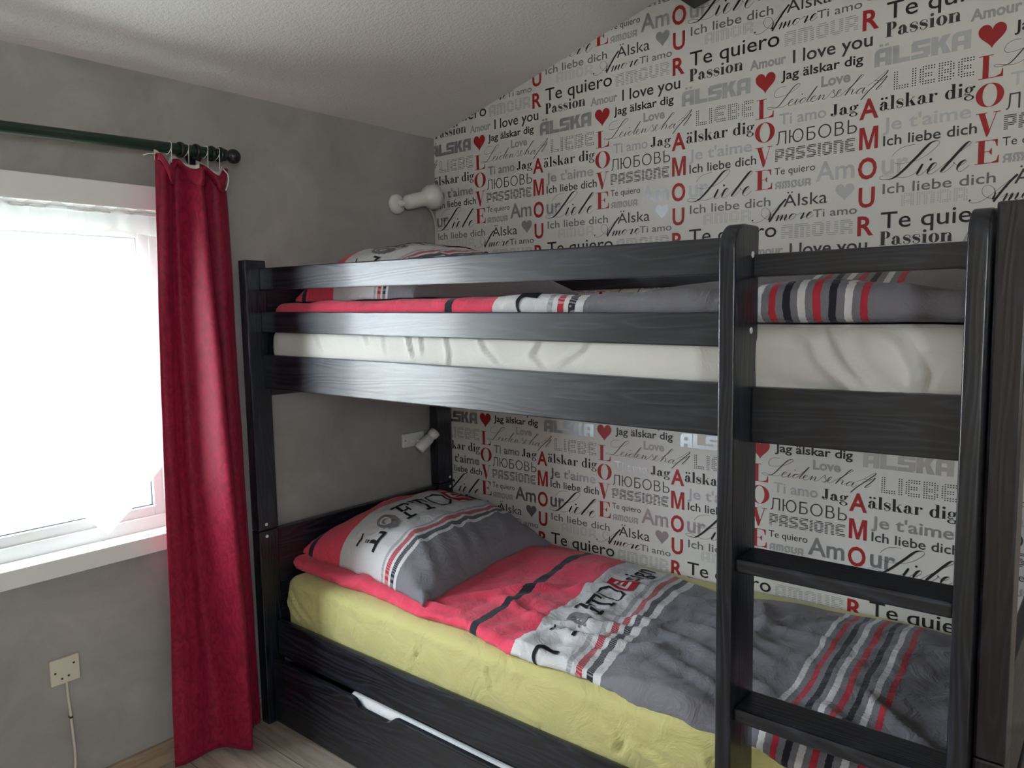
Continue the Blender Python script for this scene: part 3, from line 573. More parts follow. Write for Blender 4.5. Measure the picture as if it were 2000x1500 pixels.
def pulls(lines, x, z):
    """creases of a stretched sheet: soft ridges beside grooves along poly-lines"""
    h = 0
    for amp, wid, pts in lines:
        best = 9; sgn = 0; tt = 0; n = len(pts)-1
        for i in range(n):
            ax_, az = pts[i]; bx, bz = pts[i+1]; dx, dz = bx-ax_, bz-az; L2 = dx*dx+dz*dz; t = min(1, max(0, ((x-ax_)*dx+(z-az)*dz)/L2))
            d = math.hypot(x-ax_-t*dx, z-az-t*dz)
            if d < best: best = d; tt = (i+t)/n; sgn = 1 if (x-ax_)*dz-(z-az)*dx > 0 else -1
        if best < wid*4: e = min(1, tt/.15+.15, (1-tt)/.25+.1); q = best*sgn/wid; h += amp*e*(math.exp(-(q-.6)**2)-.8*math.exp(-(q+.9)**2))
    return h
UP_PULLS = [(.010, .010, [(1.655, 1.262), (1.70, 1.235), (1.715, 1.20), (1.755, 1.165), (1.80, 1.130)]), (.011, .011, [(1.72, 1.262), (1.745, 1.235), (1.76, 1.20), (1.79, 1.165), (1.825, 1.14)]), (.009, .012, [(1.785, 1.255), (1.83, 1.225), (1.855, 1.18), (1.845, 1.13)]), (.009, .009, [(1.79, 1.15), (1.82, 1.145), (1.80, 1.11)]), (.006, .012, [(1.60, 1.15), (1.70, 1.135), (1.79, 1.115)]),
 (.006, .006, [(.27, 1.262), (.30, 1.235), (.345, 1.17)]), (.007, .006, [(.66, 1.262), (.69, 1.23), (.72, 1.16)]), (.005, .006, [(.71, 1.262), (.735, 1.235), (.755, 1.17)]), (.005, .007, [(.82, 1.24), (.84, 1.19), (.83, 1.15)]), (.005, .006, [(.92, 1.25), (.955, 1.2), (1.01, 1.155)]), (.005, .008, [(1.12, 1.23), (1.09, 1.19), (1.14, 1.15)]), (.004, .008, [(1.26, 1.25), (1.22, 1.2), (1.16, 1.17)]), (.004, .007, [(.50, 1.25), (.54, 1.2)]), (.004, .006, [(.585, 1.25), (.61, 1.18)])]
LOW_PULLS = [(.006, .007, [(.33, .44), (.335, .40), (.32, .35)]), (.006, .007, [(.41, .42), (.43, .37), (.455, .335)]), (.006, .008, [(.10, .43), (.15, .38), (.22, .345)]), (.005, .008, [(.09, .40), (.13, .36), (.17, .335)]), (.005, .006, [(.66, .42), (.69, .40), (.67, .37)]), (.004, .006, [(.70, .37), (.72, .34)]), (.005, .006, [(.93, .43), (.95, .36)]), (.005, .007, [(1.05, .36), (1.10, .345)]), (.006, .007, [(1.27, .40), (1.31, .375), (1.29, .345)]), (.007, .008, [(1.34, .385), (1.40, .37), (1.46, .34)]), (.006, .008, [(1.50, .42), (1.54, .37)])]
def low_top(x, y):
    """height of the lower mattress top"""
    return .466+.010*smoothstep(1.2, 1.8, x)-.012*math.exp(-((x-1.1)/.5)**2-((y+.45)/.3)**2)+.003*fbm(x, y, 3, 4, 2)
def d_low(p, n):
    x, y, z = p; k = (z-.285)/(.458-.285)
    z += (low_top(x, y)-.458)*k
    if n[1] < -.3:
        y += .005*fbm(x, z, 1.5, 5, 3)-.006*math.exp(-((k-.55)/.35)**2)-pulls(LOW_PULLS, x, z)
    if n[0] < -.3: x += .012*fbm(y, z, 7, 9, 2)
    return (x, y, z)
V, F = soft_box(.074, 1.955, -.792, -.012, .2855, .461, .045, .009, .009, d_low, .028, .03)
tag(obj('mattress', (V.tolist(), F, [0]*len(F)), M['sheet_yellow'], smooth=True), 'thick mattress in a yellow fitted sheet on the lower bunk', 'mattress')
def d_up(p, n):
    x, y, z = p; k = (z-1.0805)/(1.255-1.0805)
    z += .004*fbm(x, y, 3, 4, 2)*k
    if n[1] < -.3:
        y += -.006*math.exp(-((k-.6)/.3)**2)+.004*fbm(x, z, 4.5, 5, 3)
        y -= pulls(UP_PULLS, x, z)
    return (x, y, z)
V, F = soft_box(.070, 1.955, -.797, -.014, 1.0805, 1.256, .040, .007, .007, d_up, None, .03)
tag(obj('mattress', (V.tolist(), F, [0]*len(F)), M['sheet_white'], smooth=True), 'thick mattress in a white fitted sheet on the upper bunk', 'mattress')
def d_fold(p, n):
    x, y, z = p
    if n[2] > .2: z += .010*fbm(x*1.5, y, 9, 6, 3)-.006*smoothstep(.50, .62, x)*0
    return (x, y, z)
V, F = soft_box(.40, 1.90, -.818, -.18, .0455, .206, .03, .04, .03, d_fold)
tag(obj('folded_bedding', (V.tolist(), F, [0]*len(F)), M['bedding_white'], smooth=True), 'white bedding lying folded in the drawer under the bed', 'bedding')

# --- printed bed linen: bands along the cloth
ST = [(1.150, LGR), (1.164, WHT), (1.176, RD2), (1.193, WHT), (1.206, BLK), (1.224, WHT), (1.246, GREY)]
def stripe_group(s, w=.0125, gap=.0125):
    out = []
    for c in (WHT, RD2, BLK, WHT, RD2, BLK, WHT, RD2): out += [(s, c), (s+w, GREY)]; s += w+gap
    return out
BASE = [(0, RED), (.846, BLK), (.870, RED), (.997, WHT), (1.20, GREY)]
M['duvet'] = printed_cloth('striped_duvet_cotton', [(0, 2.0, BASE, 0), (.80, .90, [(.80, RED), (.846, BLK), (.870, RED)], 0), (.96, 1.03, [(.96, RED), (.997, WHT)], 0), (1.03, 1.246, [(1.03, WHT)]+ST, .35), (1.58, 1.86, [(1.58, GREY)]+stripe_group(1.600), 0)])
PB = [(.10, RED), (.195, WHT)]
M['pillow'] = printed_cloth('striped_pillow_cotton', [(0, 1.0, PB+[(.5, GREY)], 0), (-.1, .12, [(-.1, RED), (.030, BLK), (.050, RED)], 0), (.15, .30, [(.15, RED), (.195, WHT)], 0), (.30, .526, [(.30, WHT), (.440, LGR), (.452, WHT), (.462, RD2), (.482, WHT), (.494, BLK), (.512, WHT), (.526, GREY)], .30)])
M['print_black'] = mat('black_cloth_print', (.016, .015, .02), .85, spec=.2); M['print_red'] = mat('red_cloth_print', (.40, .022, .035), .85, spec=.2); M['print_grey'] = mat('grey_cloth_print', (.20, .19, .20), .85, spec=.2); M['print_white'] = mat('white_cloth_print', (.60, .59, .60), .85, spec=.2)
PINK = {'k': 1, 'r': 2, 'g': 3, 'w': 4}
def slab(P, ch, x, ink):
    """stencilled typewriter capitals, cap height 1, drawn at x; returns width"""
    R = lambda a, b, c, d: P.rect(x+a, b, x+c, d, ink)
    if ch == 'L': R(.22, .1, .36, .42); R(.22, .5, .36, .56); R(.22, .62, .36, .66); P.poly([(x+.02, .92), (x+.30, .86), (x+.56, 1.0), (x+.54, 1.04), (x+.3, .94), (x+.04, 1.0)], ink); R(.0, 0, .85, .12); R(.72, .12, .85, .34); return 1.0
    if ch == 'F': R(.2, .1, .34, .46); R(.2, .52, .34, .9); R(.0, .88, .8, 1.0); R(.7, .66, .8, .88); R(.34, .46, .58, .56); R(.54, .36, .62, .66); R(.02, 0, .54, .11); return .95
    if ch == 'T': R(.36, .1, .52, .9); R(.0, .88, .9, 1.0); R(.0, .66, .1, .88); R(.8, .66, .9, .88); R(.2, 0, .7, .11); return 1.05
    if ch == 'D': P.ribbon([(x+.05, 0), (x+.05, 1), (x+.5, 1.0), (x+.82, .78), (x+.82, .26), (x+.5, 0), (x+.05, 0)], [.10]*7, ink); return 1.0
    if ch == 'E': R(.08, .14, .24, .86); R(.24, .14, .72, .28); R(.24, .72, .72, .86); R(.24, .44, .62, .56); return .8
    return .5
def loft(q0, q1, base, cap, lead=None):
    """the printed word, running along q with letter tops towards -p; returns Print in (q, h)"""
    P = Print(); x = 0
    x += slab(P, 'L', x, 'k'); ring(P, x+.46, .5, .44, .46, .30, .30, ink='g'); ring(P, x+.40, .58, .24, .22, .07, .07, ink='w'); P.disc(x+.12, .12, .05, 'g'); P.disc(x+.02, .3, .04, 'g'); x += 1.05
    x += slab(P, 'F', x, 'k'); x += slab(P, 'T', x, 'k'); x += slab(P, 'D', x, 'k')
    P.rect(x-.06, -.12, x+.92, 1.12, 'r'); A = Print(); slab(A, 'E', x+.05, 'w'); P.place(A, lambda a, b: (a, b)); x += 1.0
    sans(P, 'sign', x, x+2.2, 0, .95, 'k', .004); x += 2.2
    s = (q1-q0)/x
    P.v = [(q0+a*s, base+b*cap, i) for a, b, i in P.v]
    return P
def emboss(P, fn, cut):
    """P in (q, h): subdivide on a grid and lay on the cloth through fn(q, h, lift)"""
    bm = NB(); vs = [bm.verts.new((a, b, 0)) for a, b, _ in P.v]; lay = bm.faces.layers.int.new('ink')
    for f, i in zip(P.f, P.m):
        try: k = bm.faces.new([vs[j] for j in f]); k[lay] = PINK[i]
        except ValueError: pass
    A = np.array([(a, b) for a, b, _ in P.v]); mn, mx = A.min(0), A.max(0)
    for ax_ in (0, 1):
        for c in np.arange(math.floor(mn[ax_]/cut)*cut, mx[ax_], cut):
            co = [0, 0, 0]; no = [0, 0, 0]; co[ax_] = c; no[ax_] = 1
            bmesh.ops.bisect_plane(bm, geom=bm.verts[:]+bm.edges[:]+bm.faces[:], plane_co=co, plane_no=no)
    bmesh.ops.triangulate(bm, faces=bm.faces[:]); bm.verts.index_update()
    top = {}
    for f in bm.faces:
        for v in f.verts: top[v.index] = max(top.get(v.index, 0), {3: 1, 1: 1, 2: 1, 4: 2}[f[lay]])
    V = [fn(v.co.x, v.co.y, .0016+.0005*top.get(v.index, 1)) for v in bm.verts]; F = [tuple(v.index for v in f.verts) for f in bm.faces]; MI = [f[lay] for f in bm.faces]; bm.free()
    return V, F, MI
CLOTH_INK = ['print_black', 'print_red', 'print_grey', 'print_white']
def slope(x): return .16-.10*smoothstep(1.2, 1.55, x)
# --- lower duvet: height of its top side as a function of place
def hump(x, y, cx, cy, rx, ry): return math.exp(-((x-cx)/rx)**2-((y-cy)/ry)**2)
CREASES = [(1.02, -.60, 1.22, -.52), (1.00, -.50, 1.20, -.46), (1.05, -.66, 1.30, -.60), (1.25, -.50, 1.55, -.62), (1.28, -.42, 1.52, -.50), (1.30, -.34, 1.50, -.42), (1.32, -.62, 1.56, -.72),
           (1.43, -.30, 1.58, -.12), (1.43, -.30, 1.36, -.14), (1.43, -.30, 1.60, -.32), (1.43, -.30, 1.44, -.46), (1.43, -.30, 1.30, -.30), (1.70, -.52, 1.90, -.68), (1.66, -.62, 1.82, -.74), (.70, -.62, .86, -.40), (.62, -.74, .78, -.70), (.76, -.56, .96, -.62), (.90, -.40, 1.0, -.30)]
def crease(x, y):
    h = 0
    for ax_, ay, bx, by in CREASES:
        dx, dy = bx-ax_, by-ay; L2 = dx*dx+dy*dy; t = ((x-ax_)*dx+(y-ay)*dy)/L2
        if -.15 < t < 1.15:
            d = abs((x-ax_)*dy-(y-ay)*dx)/math.sqrt(L2); e = min(1, max(0, (t+.15)/.3), max(0, (1.15-t)/.3))
            h += e*(.010*math.exp(-(d/.014)**2)-.004*math.exp(-((d-.03)/.016)**2))
    return h
def duv_top(x, y):
    base = low_top(min(max(x, .1), 1.93), min(max(y, -.77), -.03))
    t = .036+.010*fbm(x, y, 11, 3.2, 3)-.008*smoothstep(1.35, 1.6, x)+.009*fbm(x*1.3, y*.8, 5, 9, 4)+.006*(.5-abs(mnoise.noise(Vector((x*7+y*3, y*5-x*2, 1.7)))))+.9*crease(x, y)
    t += .010*hump(x, y, 1.1, -.55, .22, .22)*fbm(x, y, 2, 16, 3)*1.6
    t *= 1-.68*smoothstep(duv_back(x)-.16, duv_back(x), y)
    t -= .012*smoothstep(1.70, 1.9, x)
    return base+t
def duv_front(x):
    """how far the front edge of the duvet reaches"""
    return -.757-.020*smoothstep(.7, 1.05, x)-.020*smoothstep(1.40, 1.60, x)+.008*math.sin(x*17)+.012*math.exp(-((x-.25)/.1)**2)
def duv_back(x): return -.050-.015*smoothstep(.85, 1.0, x)-.060*math.exp(-((x-1.27)/.13)**2)-.008*math.sin(x*13)*smoothstep(.9, 1.2, x)
def d_duv(p, n):
    x, y, z = p
    u = (y+.74)/(.74-.055); y = duv_front(x)+(y+.74)*((duv_back(x)-duv_front(x))/(.74-.055))
    if n[0] < -.2: x += .010*fbm(y, z, 2, 8, 2)
    if n[1] < -.15: w_ = -n[1]; y += w_*(.0045*fbm(x*1.0, z*.6, 12, 26, 3)+.006*fbm(x, z, 3, 11, 2)); z += w_*.004*fbm(x, y, 5, 22, 2)
    k = (z-.44)/.06; zb = low_top(min(max(x, .1), 1.93), min(max(y, -.77), -.03))
    edge = smoothstep(-.755, -.792, y); zb -= .030*edge*smoothstep(1.0, 1.3, x)
    top = duv_top(x, y)-.016*edge
    return (x, y, zb+.0015+(top-zb-.0015)*k)
def duv_uv(x, y, off=0.0): return (x+slope(x)*(y+.76)+off+.006*fbm(x, y, 8, 5, 2), y)
V, F = soft_box(.045, 1.900, -.74, -.055, .44, .50, .028, .0105, .012, d_duv, .028)
UV = [duv_uv(p[0], p[1]) for p in V]
Pn = loft(-.665, -.095, 0, .078)
sans(Pn, 'sign', -1.03, -.735, .004, .088, 'k', .004)
bvh = BVHTree.FromPolygons(V.tolist(), F)
def drop(bv, x, y, lift, z=3.0):
    h = bv.ray_cast(Vector((x, y, z)), Vector((0, 0, -1)))
    return h[0]+h[1]*lift if h[0] is not None else None
def on_duvet(q, h, lift):
    p = 1.118-h; y = q; x = p
    for _ in range(6): x = p-slope(x)*(y+.76)
    e = duv_front(x)+.016
    if y > e: return tuple(drop(bvh, x, y, lift) or (x, y, .5))
    zt = drop(bvh, x, e, 0)[2]; k = bvh.ray_cast(Vector((x, -1.5, zt-.004-(e-y)*.8)), Vector((0, 1, 0)))
    return tuple(k[0]+Vector((0, -lift, 0))) if k[0] is not None else (x, e, zt)
Pn.f, Pn.m = zip(*[(f, m_) for f, m_ in zip(Pn.f, Pn.m) if min(Pn.v[i][0] for i in f) > -.800])
v2, f2, m2 = emboss(Pn, on_duvet, .006); b0 = len(V)
used = sorted({i for f in f2 for i in f}); re_ = {o: b0+k for k, o in enumerate(used)}
V2 = V.tolist()+[v2[i] for i in used]; UV2 = UV+[(0, 0)]*len(used); F2 = F+[tuple(re_[i] for i in f) for f in f2]; MI = [0]*len(F)+list(m2)
tag(obj('duvet', (V2, F2, MI, UV2), [M['duvet']]+[M[k] for k in CLOTH_INK], smooth=True), 'red, white and grey striped duvet spread over the yellow sheet of the lower bunk', 'duvet')
# --- upper duvet
def up_front(x): return -.782-.006*math.sin(x*9)+.006*fbm(x, 0, 3, 6, 2)
def up_thick(x, y):
    t = .064+.006*fbm(x, y, 21, 5, 3)
    t += .034*smoothstep(-.56, -.36, y)*smoothstep(.9, 1.5, x)-.020*math.exp(-((y+.56)/.05)**2)*smoothstep(1.0, 1.5, x)
    t += .010*math.exp(-((x-1.66)/.10)**2)*math.exp(-((y+.70)/.09)**2)-.012*smoothstep(1.80, 1.9, x)
    return t
def d_upd(p, n):
    x, y, z = p; y = up_front(x)+(y+.75)*((-up_front(x)-.05)/(.75-.05)); k = (z-1.26)/.06
    if n[1] < -.2: y += .005*fbm(x, z*2, 4, 12, 3)+.004*fbm(x, z, 9, 30, 3)+.012*math.exp(-((x-1.86)/.03)**2)
    if n[0] < -.2: x += .012*fbm(y, z, 2, 14, 2)
    return (x, y, 1.2590+.004*fbm(x, y, 3, 4, 2)+up_thick(x, y)*k)
V, F = soft_box(.062, 1.935, -.75, -.05, 1.26, 1.32, .028, .014, .010, d_upd, .029)
UV = [(p[0]+slope(p[0])*(max(p[1], -.72)+.76)+.026-.015*smoothstep(1.3, 1.6, p[0])-.05*(p[2]-1.29)*(1 if p[1] < -.7 else 0), p[1]) for p in V]
Pn = Print(); sans(Pn, 'sign', -1.05, -.745, 0, .088, 'k', .004)
Pn.f, Pn.m = zip(*[(f, m_) for f, m_ in zip(Pn.f, Pn.m) if min(Pn.v[i][0] for i in f) > -.820])
bvh2 = BVHTree.FromPolygons(V.tolist(), F)
def on_upd(q, h, lift):
    x = 1.090-h; e = up_front(x)+.020
    if q > e: return tuple(drop(bvh2, x, q, lift) or (x, q, 1.32))
    zt = drop(bvh2, x, e, 0)[2]; k = bvh2.ray_cast(Vector((x, -1.5, zt-.003-(e-q)*.9)), Vector((0, 1, 0)))
    return tuple(k[0]+Vector((0, -lift, 0))) if k[0] is not None else (x, e, zt)
v2, f2, m2 = emboss(Pn, on_upd, .005); used = sorted({i for f in f2 for i in f}); re_ = {o: len(V)+k for k, o in enumerate(used)}
tag(obj('duvet', (V.tolist()+[v2[i] for i in used], F+[tuple(re_[i] for i in f) for f in f2], [0]*len(F)+list(m2), UV+[(0, 0)]*len(used)), [M['duvet']]+[M[k] for k in CLOTH_INK], smooth=True), 'red, white and grey striped duvet lying flat on the upper bunk behind the guard rails', 'duvet')
# --- pillows
def pillow(c4, zf, H, seed, label, tilt=0.0):
    """c4: front-left, front-right, back-right, back-left corners (x, y); zf(x, y) height underneath"""
    c4 = [np.array(c) for c in c4]; N = 44
    def flat(a, b):
        s, t = (a+1)/2, (b+1)/2
        p = (c4[0]*(1-s)+c4[1]*s)*(1-t)+(c4[3]*(1-s)+c4[2]*s)*t
        cx = sum(c4)/4; return p+(cx-p)*(.075*((1-a*a)*abs(b)**3+(1-b*b)*abs(a)**3))
    def prof(a, b): return ((1-min(1, abs(a))**2.6)*(1-min(1, abs(b))**2.6))**.50
    def top(a, b):
        p = flat(a, b); e = smoothstep(.65, 1, max(abs(a), abs(b)))
        w = .010*fbm(p[0]+seed, p[1], 1, 7, 3)*(1-.2*e)+.016*e*fbm(p[0]+seed, p[1], 4, 11, 2)
        for k in range(5):                                    # creases running in from the right-hand edge
            yy = -.8+k*.38+.1*math.sin(k*2.1+seed); w += .013*math.exp(-((b-yy-.35*(1-a))/.05)**2)*smoothstep(.2, .7, a)*(1-smoothstep(.93, 1, a))-.007*math.exp(-((b-yy-.10-.35*(1-a))/.06)**2)*smoothstep(.3, .7, a)
        return (p[0], p[1], zf(*p)+.012+.022*(1-b*b)*e*0+H*prof(a, b)*(1+tilt*-a)+w*prof(a, b)**.5)
    g = np.sin(np.linspace(-1, 1, N+1)*math.pi/2)*.55+np.linspace(-1, 1, N+1)*.45
    V = []; UV = []; F = []; L = np.linalg.norm(c4[1]-c4[0])
    for j in range(N+1):
        for i in range(N+1): V.append(top(g[i], g[j])); UV.append(((g[i]+1)/2*.67, g[j]*.36))
    nb = len(V)
    for j in range(N+1):
        for i in range(N+1): p = flat(g[i], g[j]); V.append((p[0], p[1], zf(*p)+.004)); UV.append(((g[i]+1)/2*.67, g[j]*.36))
    q = lambda i, j: j*(N+1)+i
    for j in range(N):
        for i in range(N): F += [(q(i, j), q(i+1, j), q(i+1, j+1), q(i, j+1)), (nb+q(i, j), nb+q(i, j+1), nb+q(i+1, j+1), nb+q(i+1, j))]
    for i in range(N): F += [(q(i, 0), nb+q(i, 0), nb+q(i+1, 0), q(i+1, 0)), (q(i, N), q(i+1, N), nb+q(i+1, N), nb+q(i, N)), (q(0, i), q(0, i+1), nb+q(0, i+1), nb+q(0, i)), (q(N, i), nb+q(N, i), nb+q(N, i+1), q(N, i+1))]
    P = loft(-.335, .37, 0, .108)
    P.f, P.m = zip(*[(f, m_) for f, m_ in zip(P.f, P.m) if max(P.v[i][0] for i in f) < .34])
    def fn(qq, h, lift):
        a = (.375-h)/.67*2-1; b = qq/.36; p = top(a, b); return (p[0], p[1], p[2]+lift+.0012)
    v2, f2, m2 = emboss(P, fn, .010); used = sorted({i for f in f2 for i in f}); re_ = {o: len(V)+k for k, o in enumerate(used)}
    return tag(obj('pillow', (V+[v2[i] for i in used], F+[tuple(re_[i] for i in f) for f in f2], [0]*len(F)+list(m2), UV+[(0, 0)]*len(used)), [M['pillow']]+[M[k] for k in CLOTH_INK], smooth=True), label, 'pillow')
pillow([(.050, -.705), (.668, -.752), (.590, -.070), (.085, -.050)], lambda x, y: duv_top(x, y)-.003, .145, 0.0, 'plump striped pillow with printed letters at the window end of the lower bunk', .18)
pillow([(.070, -.700), (.610, -.700), (.770, -.150), (.110, -.060)], lambda x, y: 1.2590+up_thick(x, y)+.001, .160, 3.7, 'plump striped pillow with printed letters on the upper bunk behind the top rail', .28)

# ---------------------------------------------------------------- curtain, rod and rings
rod = empty('curtain_rod', (.085, -1.7, 1.735), 'dark green round curtain rod mounted above the window', 'curtain rod')
RZ = lambda y: 1.729+(y+1.478)*.030
bm = NB(); tube(bm, [(.088, -2.15, RZ(-2.15)), (.088, -.925, RZ(-.925))], .0148, 18); obj('pole', bm, M['green_rod'], rod)
bm = NB(); lathe(bm, [(0, 0), (.0165, 0), (.0175, .004), (.0165, .009), (.011, .012), (.011, .016)]+[(.0205*math.sin(t), .034-.0205*math.cos(t)) for t in np.linspace(.62, math.pi, 12)], (.088, -.932, RZ(-.92)-.001), (0, 1, 0), 24); obj('finial', bm, M['dark_ring'], rod)
for yy in (-.975, -2.05):
    bm = NB(); tube(bm, [(.0, yy, RZ(yy)-.004), (.074, yy, RZ(yy)-.004)], .008, 12); lathe(bm, [(0, 0), (.022, 0), (.022, .006), (0, .006)], (.0, yy, RZ(yy)-.004), (1, 0, 0), 18); obj('bracket', bm, M['dark_ring'], rod)
for k, yy in enumerate((-1.055, -1.010, -.965, -.940)):
    bm = NB(); n = 28
    pr_ = [(.0166, -.004), (.0205, -.005), (.0215, 0), (.0205, .005), (.0166, .004), (.0160, 0)]
    ringv = [[bm.verts.new((.088+r*math.cos(2*math.pi*i/n), yy+d, RZ(yy)-.0015+r*math.sin(2*math.pi*i/n))) for i in range(n)] for r, d in pr_]
    for a, b in zip(ringv, ringv[1:]+ringv[:1]):
        for i in range(n): bm.faces.new((a[i], a[(i+1) % n], b[(i+1) % n], b[i]))
    bmesh.ops.recalc_face_normals(bm, faces=bm.faces[:])
    tag(obj('curtain_ring', bm, M['dark_ring'], smooth=True), 'dark ring on the green curtain rod above the red curtain', 'curtain ring', 'rings carrying the red curtain')
cur = empty('curtain', (.085, -1.0, .9), 'long crimson curtain gathered between the window and the black bed post', 'curtain')
KZ = [1.700, 1.30, .85, .40, .018]
KS = [0, .12, .27, .40, .54, .66, .82, 1.0]
KY = [[-1.132, -1.105, -1.078, -1.058, -1.030, -1.000, -.960, -.922], [-1.140, -1.118, -1.092, -1.065, -1.028, -.995, -.948, -.906], [-1.150, -1.125, -1.098, -1.062, -1.016, -.980, -.935, -.900], [-1.160, -1.130, -1.098, -1.050, -1.000, -.965, -.915, -.892], [-1.172, -1.140, -1.098, -1.035, -.990, -.955, -.915, -.886]]
KX = [[.100, .106, .078, .086, .138, .072, .100, .075], [.082, .088, .074, .080, .170, .066, .090, .058], [.074, .080, .076, .080, .188, .064, .078, .052], [.074, .080, .078, .082, .188, .064, .066, .050], [.076, .084, .082, .086, .170, .070, .062, .050]]
NS, NZ = 96, 90
def ci(K, s, z):
    rows = [np.interp(s, SS, r) for r in K]; return np.interp(-z, [-k for k in KZ], rows)
SS = np.linspace(0, 1, 57); FY = [np.array([np.interp(t, np.linspace(0, 1, 57), spline([(k,) for k in r], 8)[:, 0]) for t in np.interp(SS, KS, np.linspace(0, 1, 8))]) for r in KY]; FX = [np.array([np.interp(t, np.linspace(0, 1, 57), spline([(k,) for k in r], 8)[:, 0]) for t in np.interp(SS, KS, np.linspace(0, 1, 8))]) for r in KX]
def cpt(s, t, off=0.0):
    zt = 1.703+.014*math.cos(s*2*math.pi*3.0)-.010*s; z = zt*(1-t)+.018*t
    zz = min(z, 1.70); return (ci(FX, s, zz)+off+.003*fbm(s*3, z, 2, 3, 2), ci(FY, s, zz)+.002*fbm(s*3, z, 6, 3, 2), z)
V = [cpt(i/NS, j/NZ) for j in range(NZ+1) for i in range(NS+1)]; F = [(j*(NS+1)+i, j*(NS+1)+i+1, (j+1)*(NS+1)+i+1, (j+1)*(NS+1)+i) for j in range(NZ) for i in range(NS)]
o = obj('drape', (V, F, [0]*len(F)), M['red_curtain'], cur, smooth=True); md = o.modifiers.new('cloth_thickness', 'SOLIDIFY'); md.thickness = .003; md.offset = -1
# turned-over heading: the top folds forward in three scallops
V = []; F = []
for j in range(9):
    for i in range(NS+1):
        s = i/NS; x, y, z = cpt(s, 0, .004); t = j/8; dd = .030+.016*math.cos(s*2*math.pi*3+2.6); V.append((x+.012*math.sin(t*math.pi*.9)+.004*t, y, z+.004*math.sin(t*math.pi)-t*dd))
F = [(j*(NS+1)+i, j*(NS+1)+i+1, (j+1)*(NS+1)+i+1, (j+1)*(NS+1)+i) for j in range(8) for i in range(NS)]
o = obj('heading', (V, F, [0]*len(F)), M['red_curtain'], cur, smooth=True); md = o.modifiers.new('cloth_thickness', 'SOLIDIFY'); md.thickness = .0025
V = []
for j in range(3):
    for i in range(NS+1): x, y, z = cpt(i/NS, 0, -.004); V.append((x, y, z+.012-.014*j))
o = obj('heading_tape', (V, [(j*(NS+1)+i, j*(NS+1)+i+1, (j+1)*(NS+1)+i+1, (j+1)*(NS+1)+i) for j in range(2) for i in range(NS)], [0]*NS*2), M['curtain_tape'], cur, smooth=True); md = o.modifiers.new('tape_thickness', 'SOLIDIFY'); md.thickness = .0015
for yy in (-1.088, -1.040, -.985, -.950):
    bm = NB(); n = 20; pts = [(.088+.0172*math.cos(a), yy+.004*math.sin(a), RZ(yy)+.0172*math.sin(a)) for a in np.linspace(0, 2*math.pi, n)]
    tube(bm, pts+[(.104, yy, RZ(yy)-.012), (.102, yy, 1.700)], .0011, 6); obj('cord', bm, M['cord'], cur)
bm = NB(); tube(bm, spline([(.112, -.945, 1.700), (.122, -.938, 1.683), (.124, -.940, 1.660), (.120, -.946, 1.640)], 6), .0016, 6); obj('cord', bm, M['cord'], cur)
bm = NB(); tube(bm, spline([(.105, -1.132, 1.716), (.108, -1.150, 1.714), (.106, -1.165, 1.708)], 5), .0013, 6); obj('cord', bm, M['cord'], cur)
# net curtain on a thin wire in front of the window
net = empty('net_curtain', (.02, -1.76, 1.2), 'thin white net curtain hanging in front of the window panes', 'net curtain')
V = []; F = []; NA, NBz = 150, 40
for j in range(NBz+1):
    for i in range(NA+1):
        y = -1.885+i/NA*(1.885-1.075); t = j/NBz
        d = abs(y+1.283); e = min(1, d/.17) if y > -1.283 else min(1, d/.24)
        hem = .712+.17*e**1.2 if y > -1.283 else .712+.30*e**1.1
        if y < -1.55: hem = .712+.30*abs(math.cos((y+1.53)*5.2))
        z = 1.572*(1-t)+hem*t; x = .013+.009*math.sin(y*62+.8*math.sin(y*9))*(1-.4*t)+.006*math.sin(y*23+1)+.010*t*(1-e)
        V.append((x, y, z))
F = [(j*(NA+1)+i, j*(NA+1)+i+1, (j+1)*(NA+1)+i+1, (j+1)*(NA+1)+i) for j in range(NBz) for i in range(NA)]
obj('net', (V, F, [0]*len(F)), M['net'], net, smooth=True)
V = []; NA2 = 260
for j in range(9):
    for i in range(NA2+1):
        y = -1.885+i/NA2*(1.885-1.078); t = j/8; V.append((.017+.006*math.sin(y*88+1.3*math.sin(y*31))*(.4+.6*t)+.003*math.sin(y*41), y, 1.578+.005*math.sin(y*120)*(1-t)-.062*t-.006*t*math.sin(y*27)))
obj('net_heading', (V, [(j*(NA2+1)+i, j*(NA2+1)+i+1, (j+1)*(NA2+1)+i+1, (j+1)*(NA2+1)+i) for j in range(8) for i in range(NA2)], [0]*8*NA2), M['net_hem'], net, smooth=True)
bm = NB(); tube(bm, [(.013, -1.895, 1.566), (.013, -1.06, 1.566)], .004, 8); obj('wire', bm, M['white_paint'], net)

# ---------------------------------------------------------------- wall fittings
ou = empty('wall_socket', (0, -1.408, .379), 'small square cream wall plate with four screw holes and a cable below the window', 'socket')
bm = NB(); box(bm, 0, .011, -1.4430, -1.3730, .3445, .4125, .003); obj('cover_plate', bm, M['cream_plastic'], ou)
for y, z in ((-1.432, .378), (-1.417, .3595), (-1.401, .3625), (-1.387, .3925)):
    bm = NB(); lathe(bm, [(0, 0), (.0030, 0), (.0026, .0006), (0, .0004)], (.0109, y, z), (1, 0, 0), 12); obj('screw_hole', bm, M['dark_hole'], ou)
bm = NB(); tube(bm, spline([(.006, -1.406, .346), (.0075, -1.405, .30), (.0075, -1.4025, .25), (.0075, -1.401, .20), (.009, -1.400, .14), (.012, -1.407, .075), (.017, -1.420, .02), (.020, -1.426, .004)], 6), .0032, 8); obj('cable', bm, M['cream_plastic'], ou)
bm = NB(); box(bm, 0, .012, -1.4065, -1.3985, .245, .250, .001); obj('cable_clip', bm, M['dark_hole'], ou)
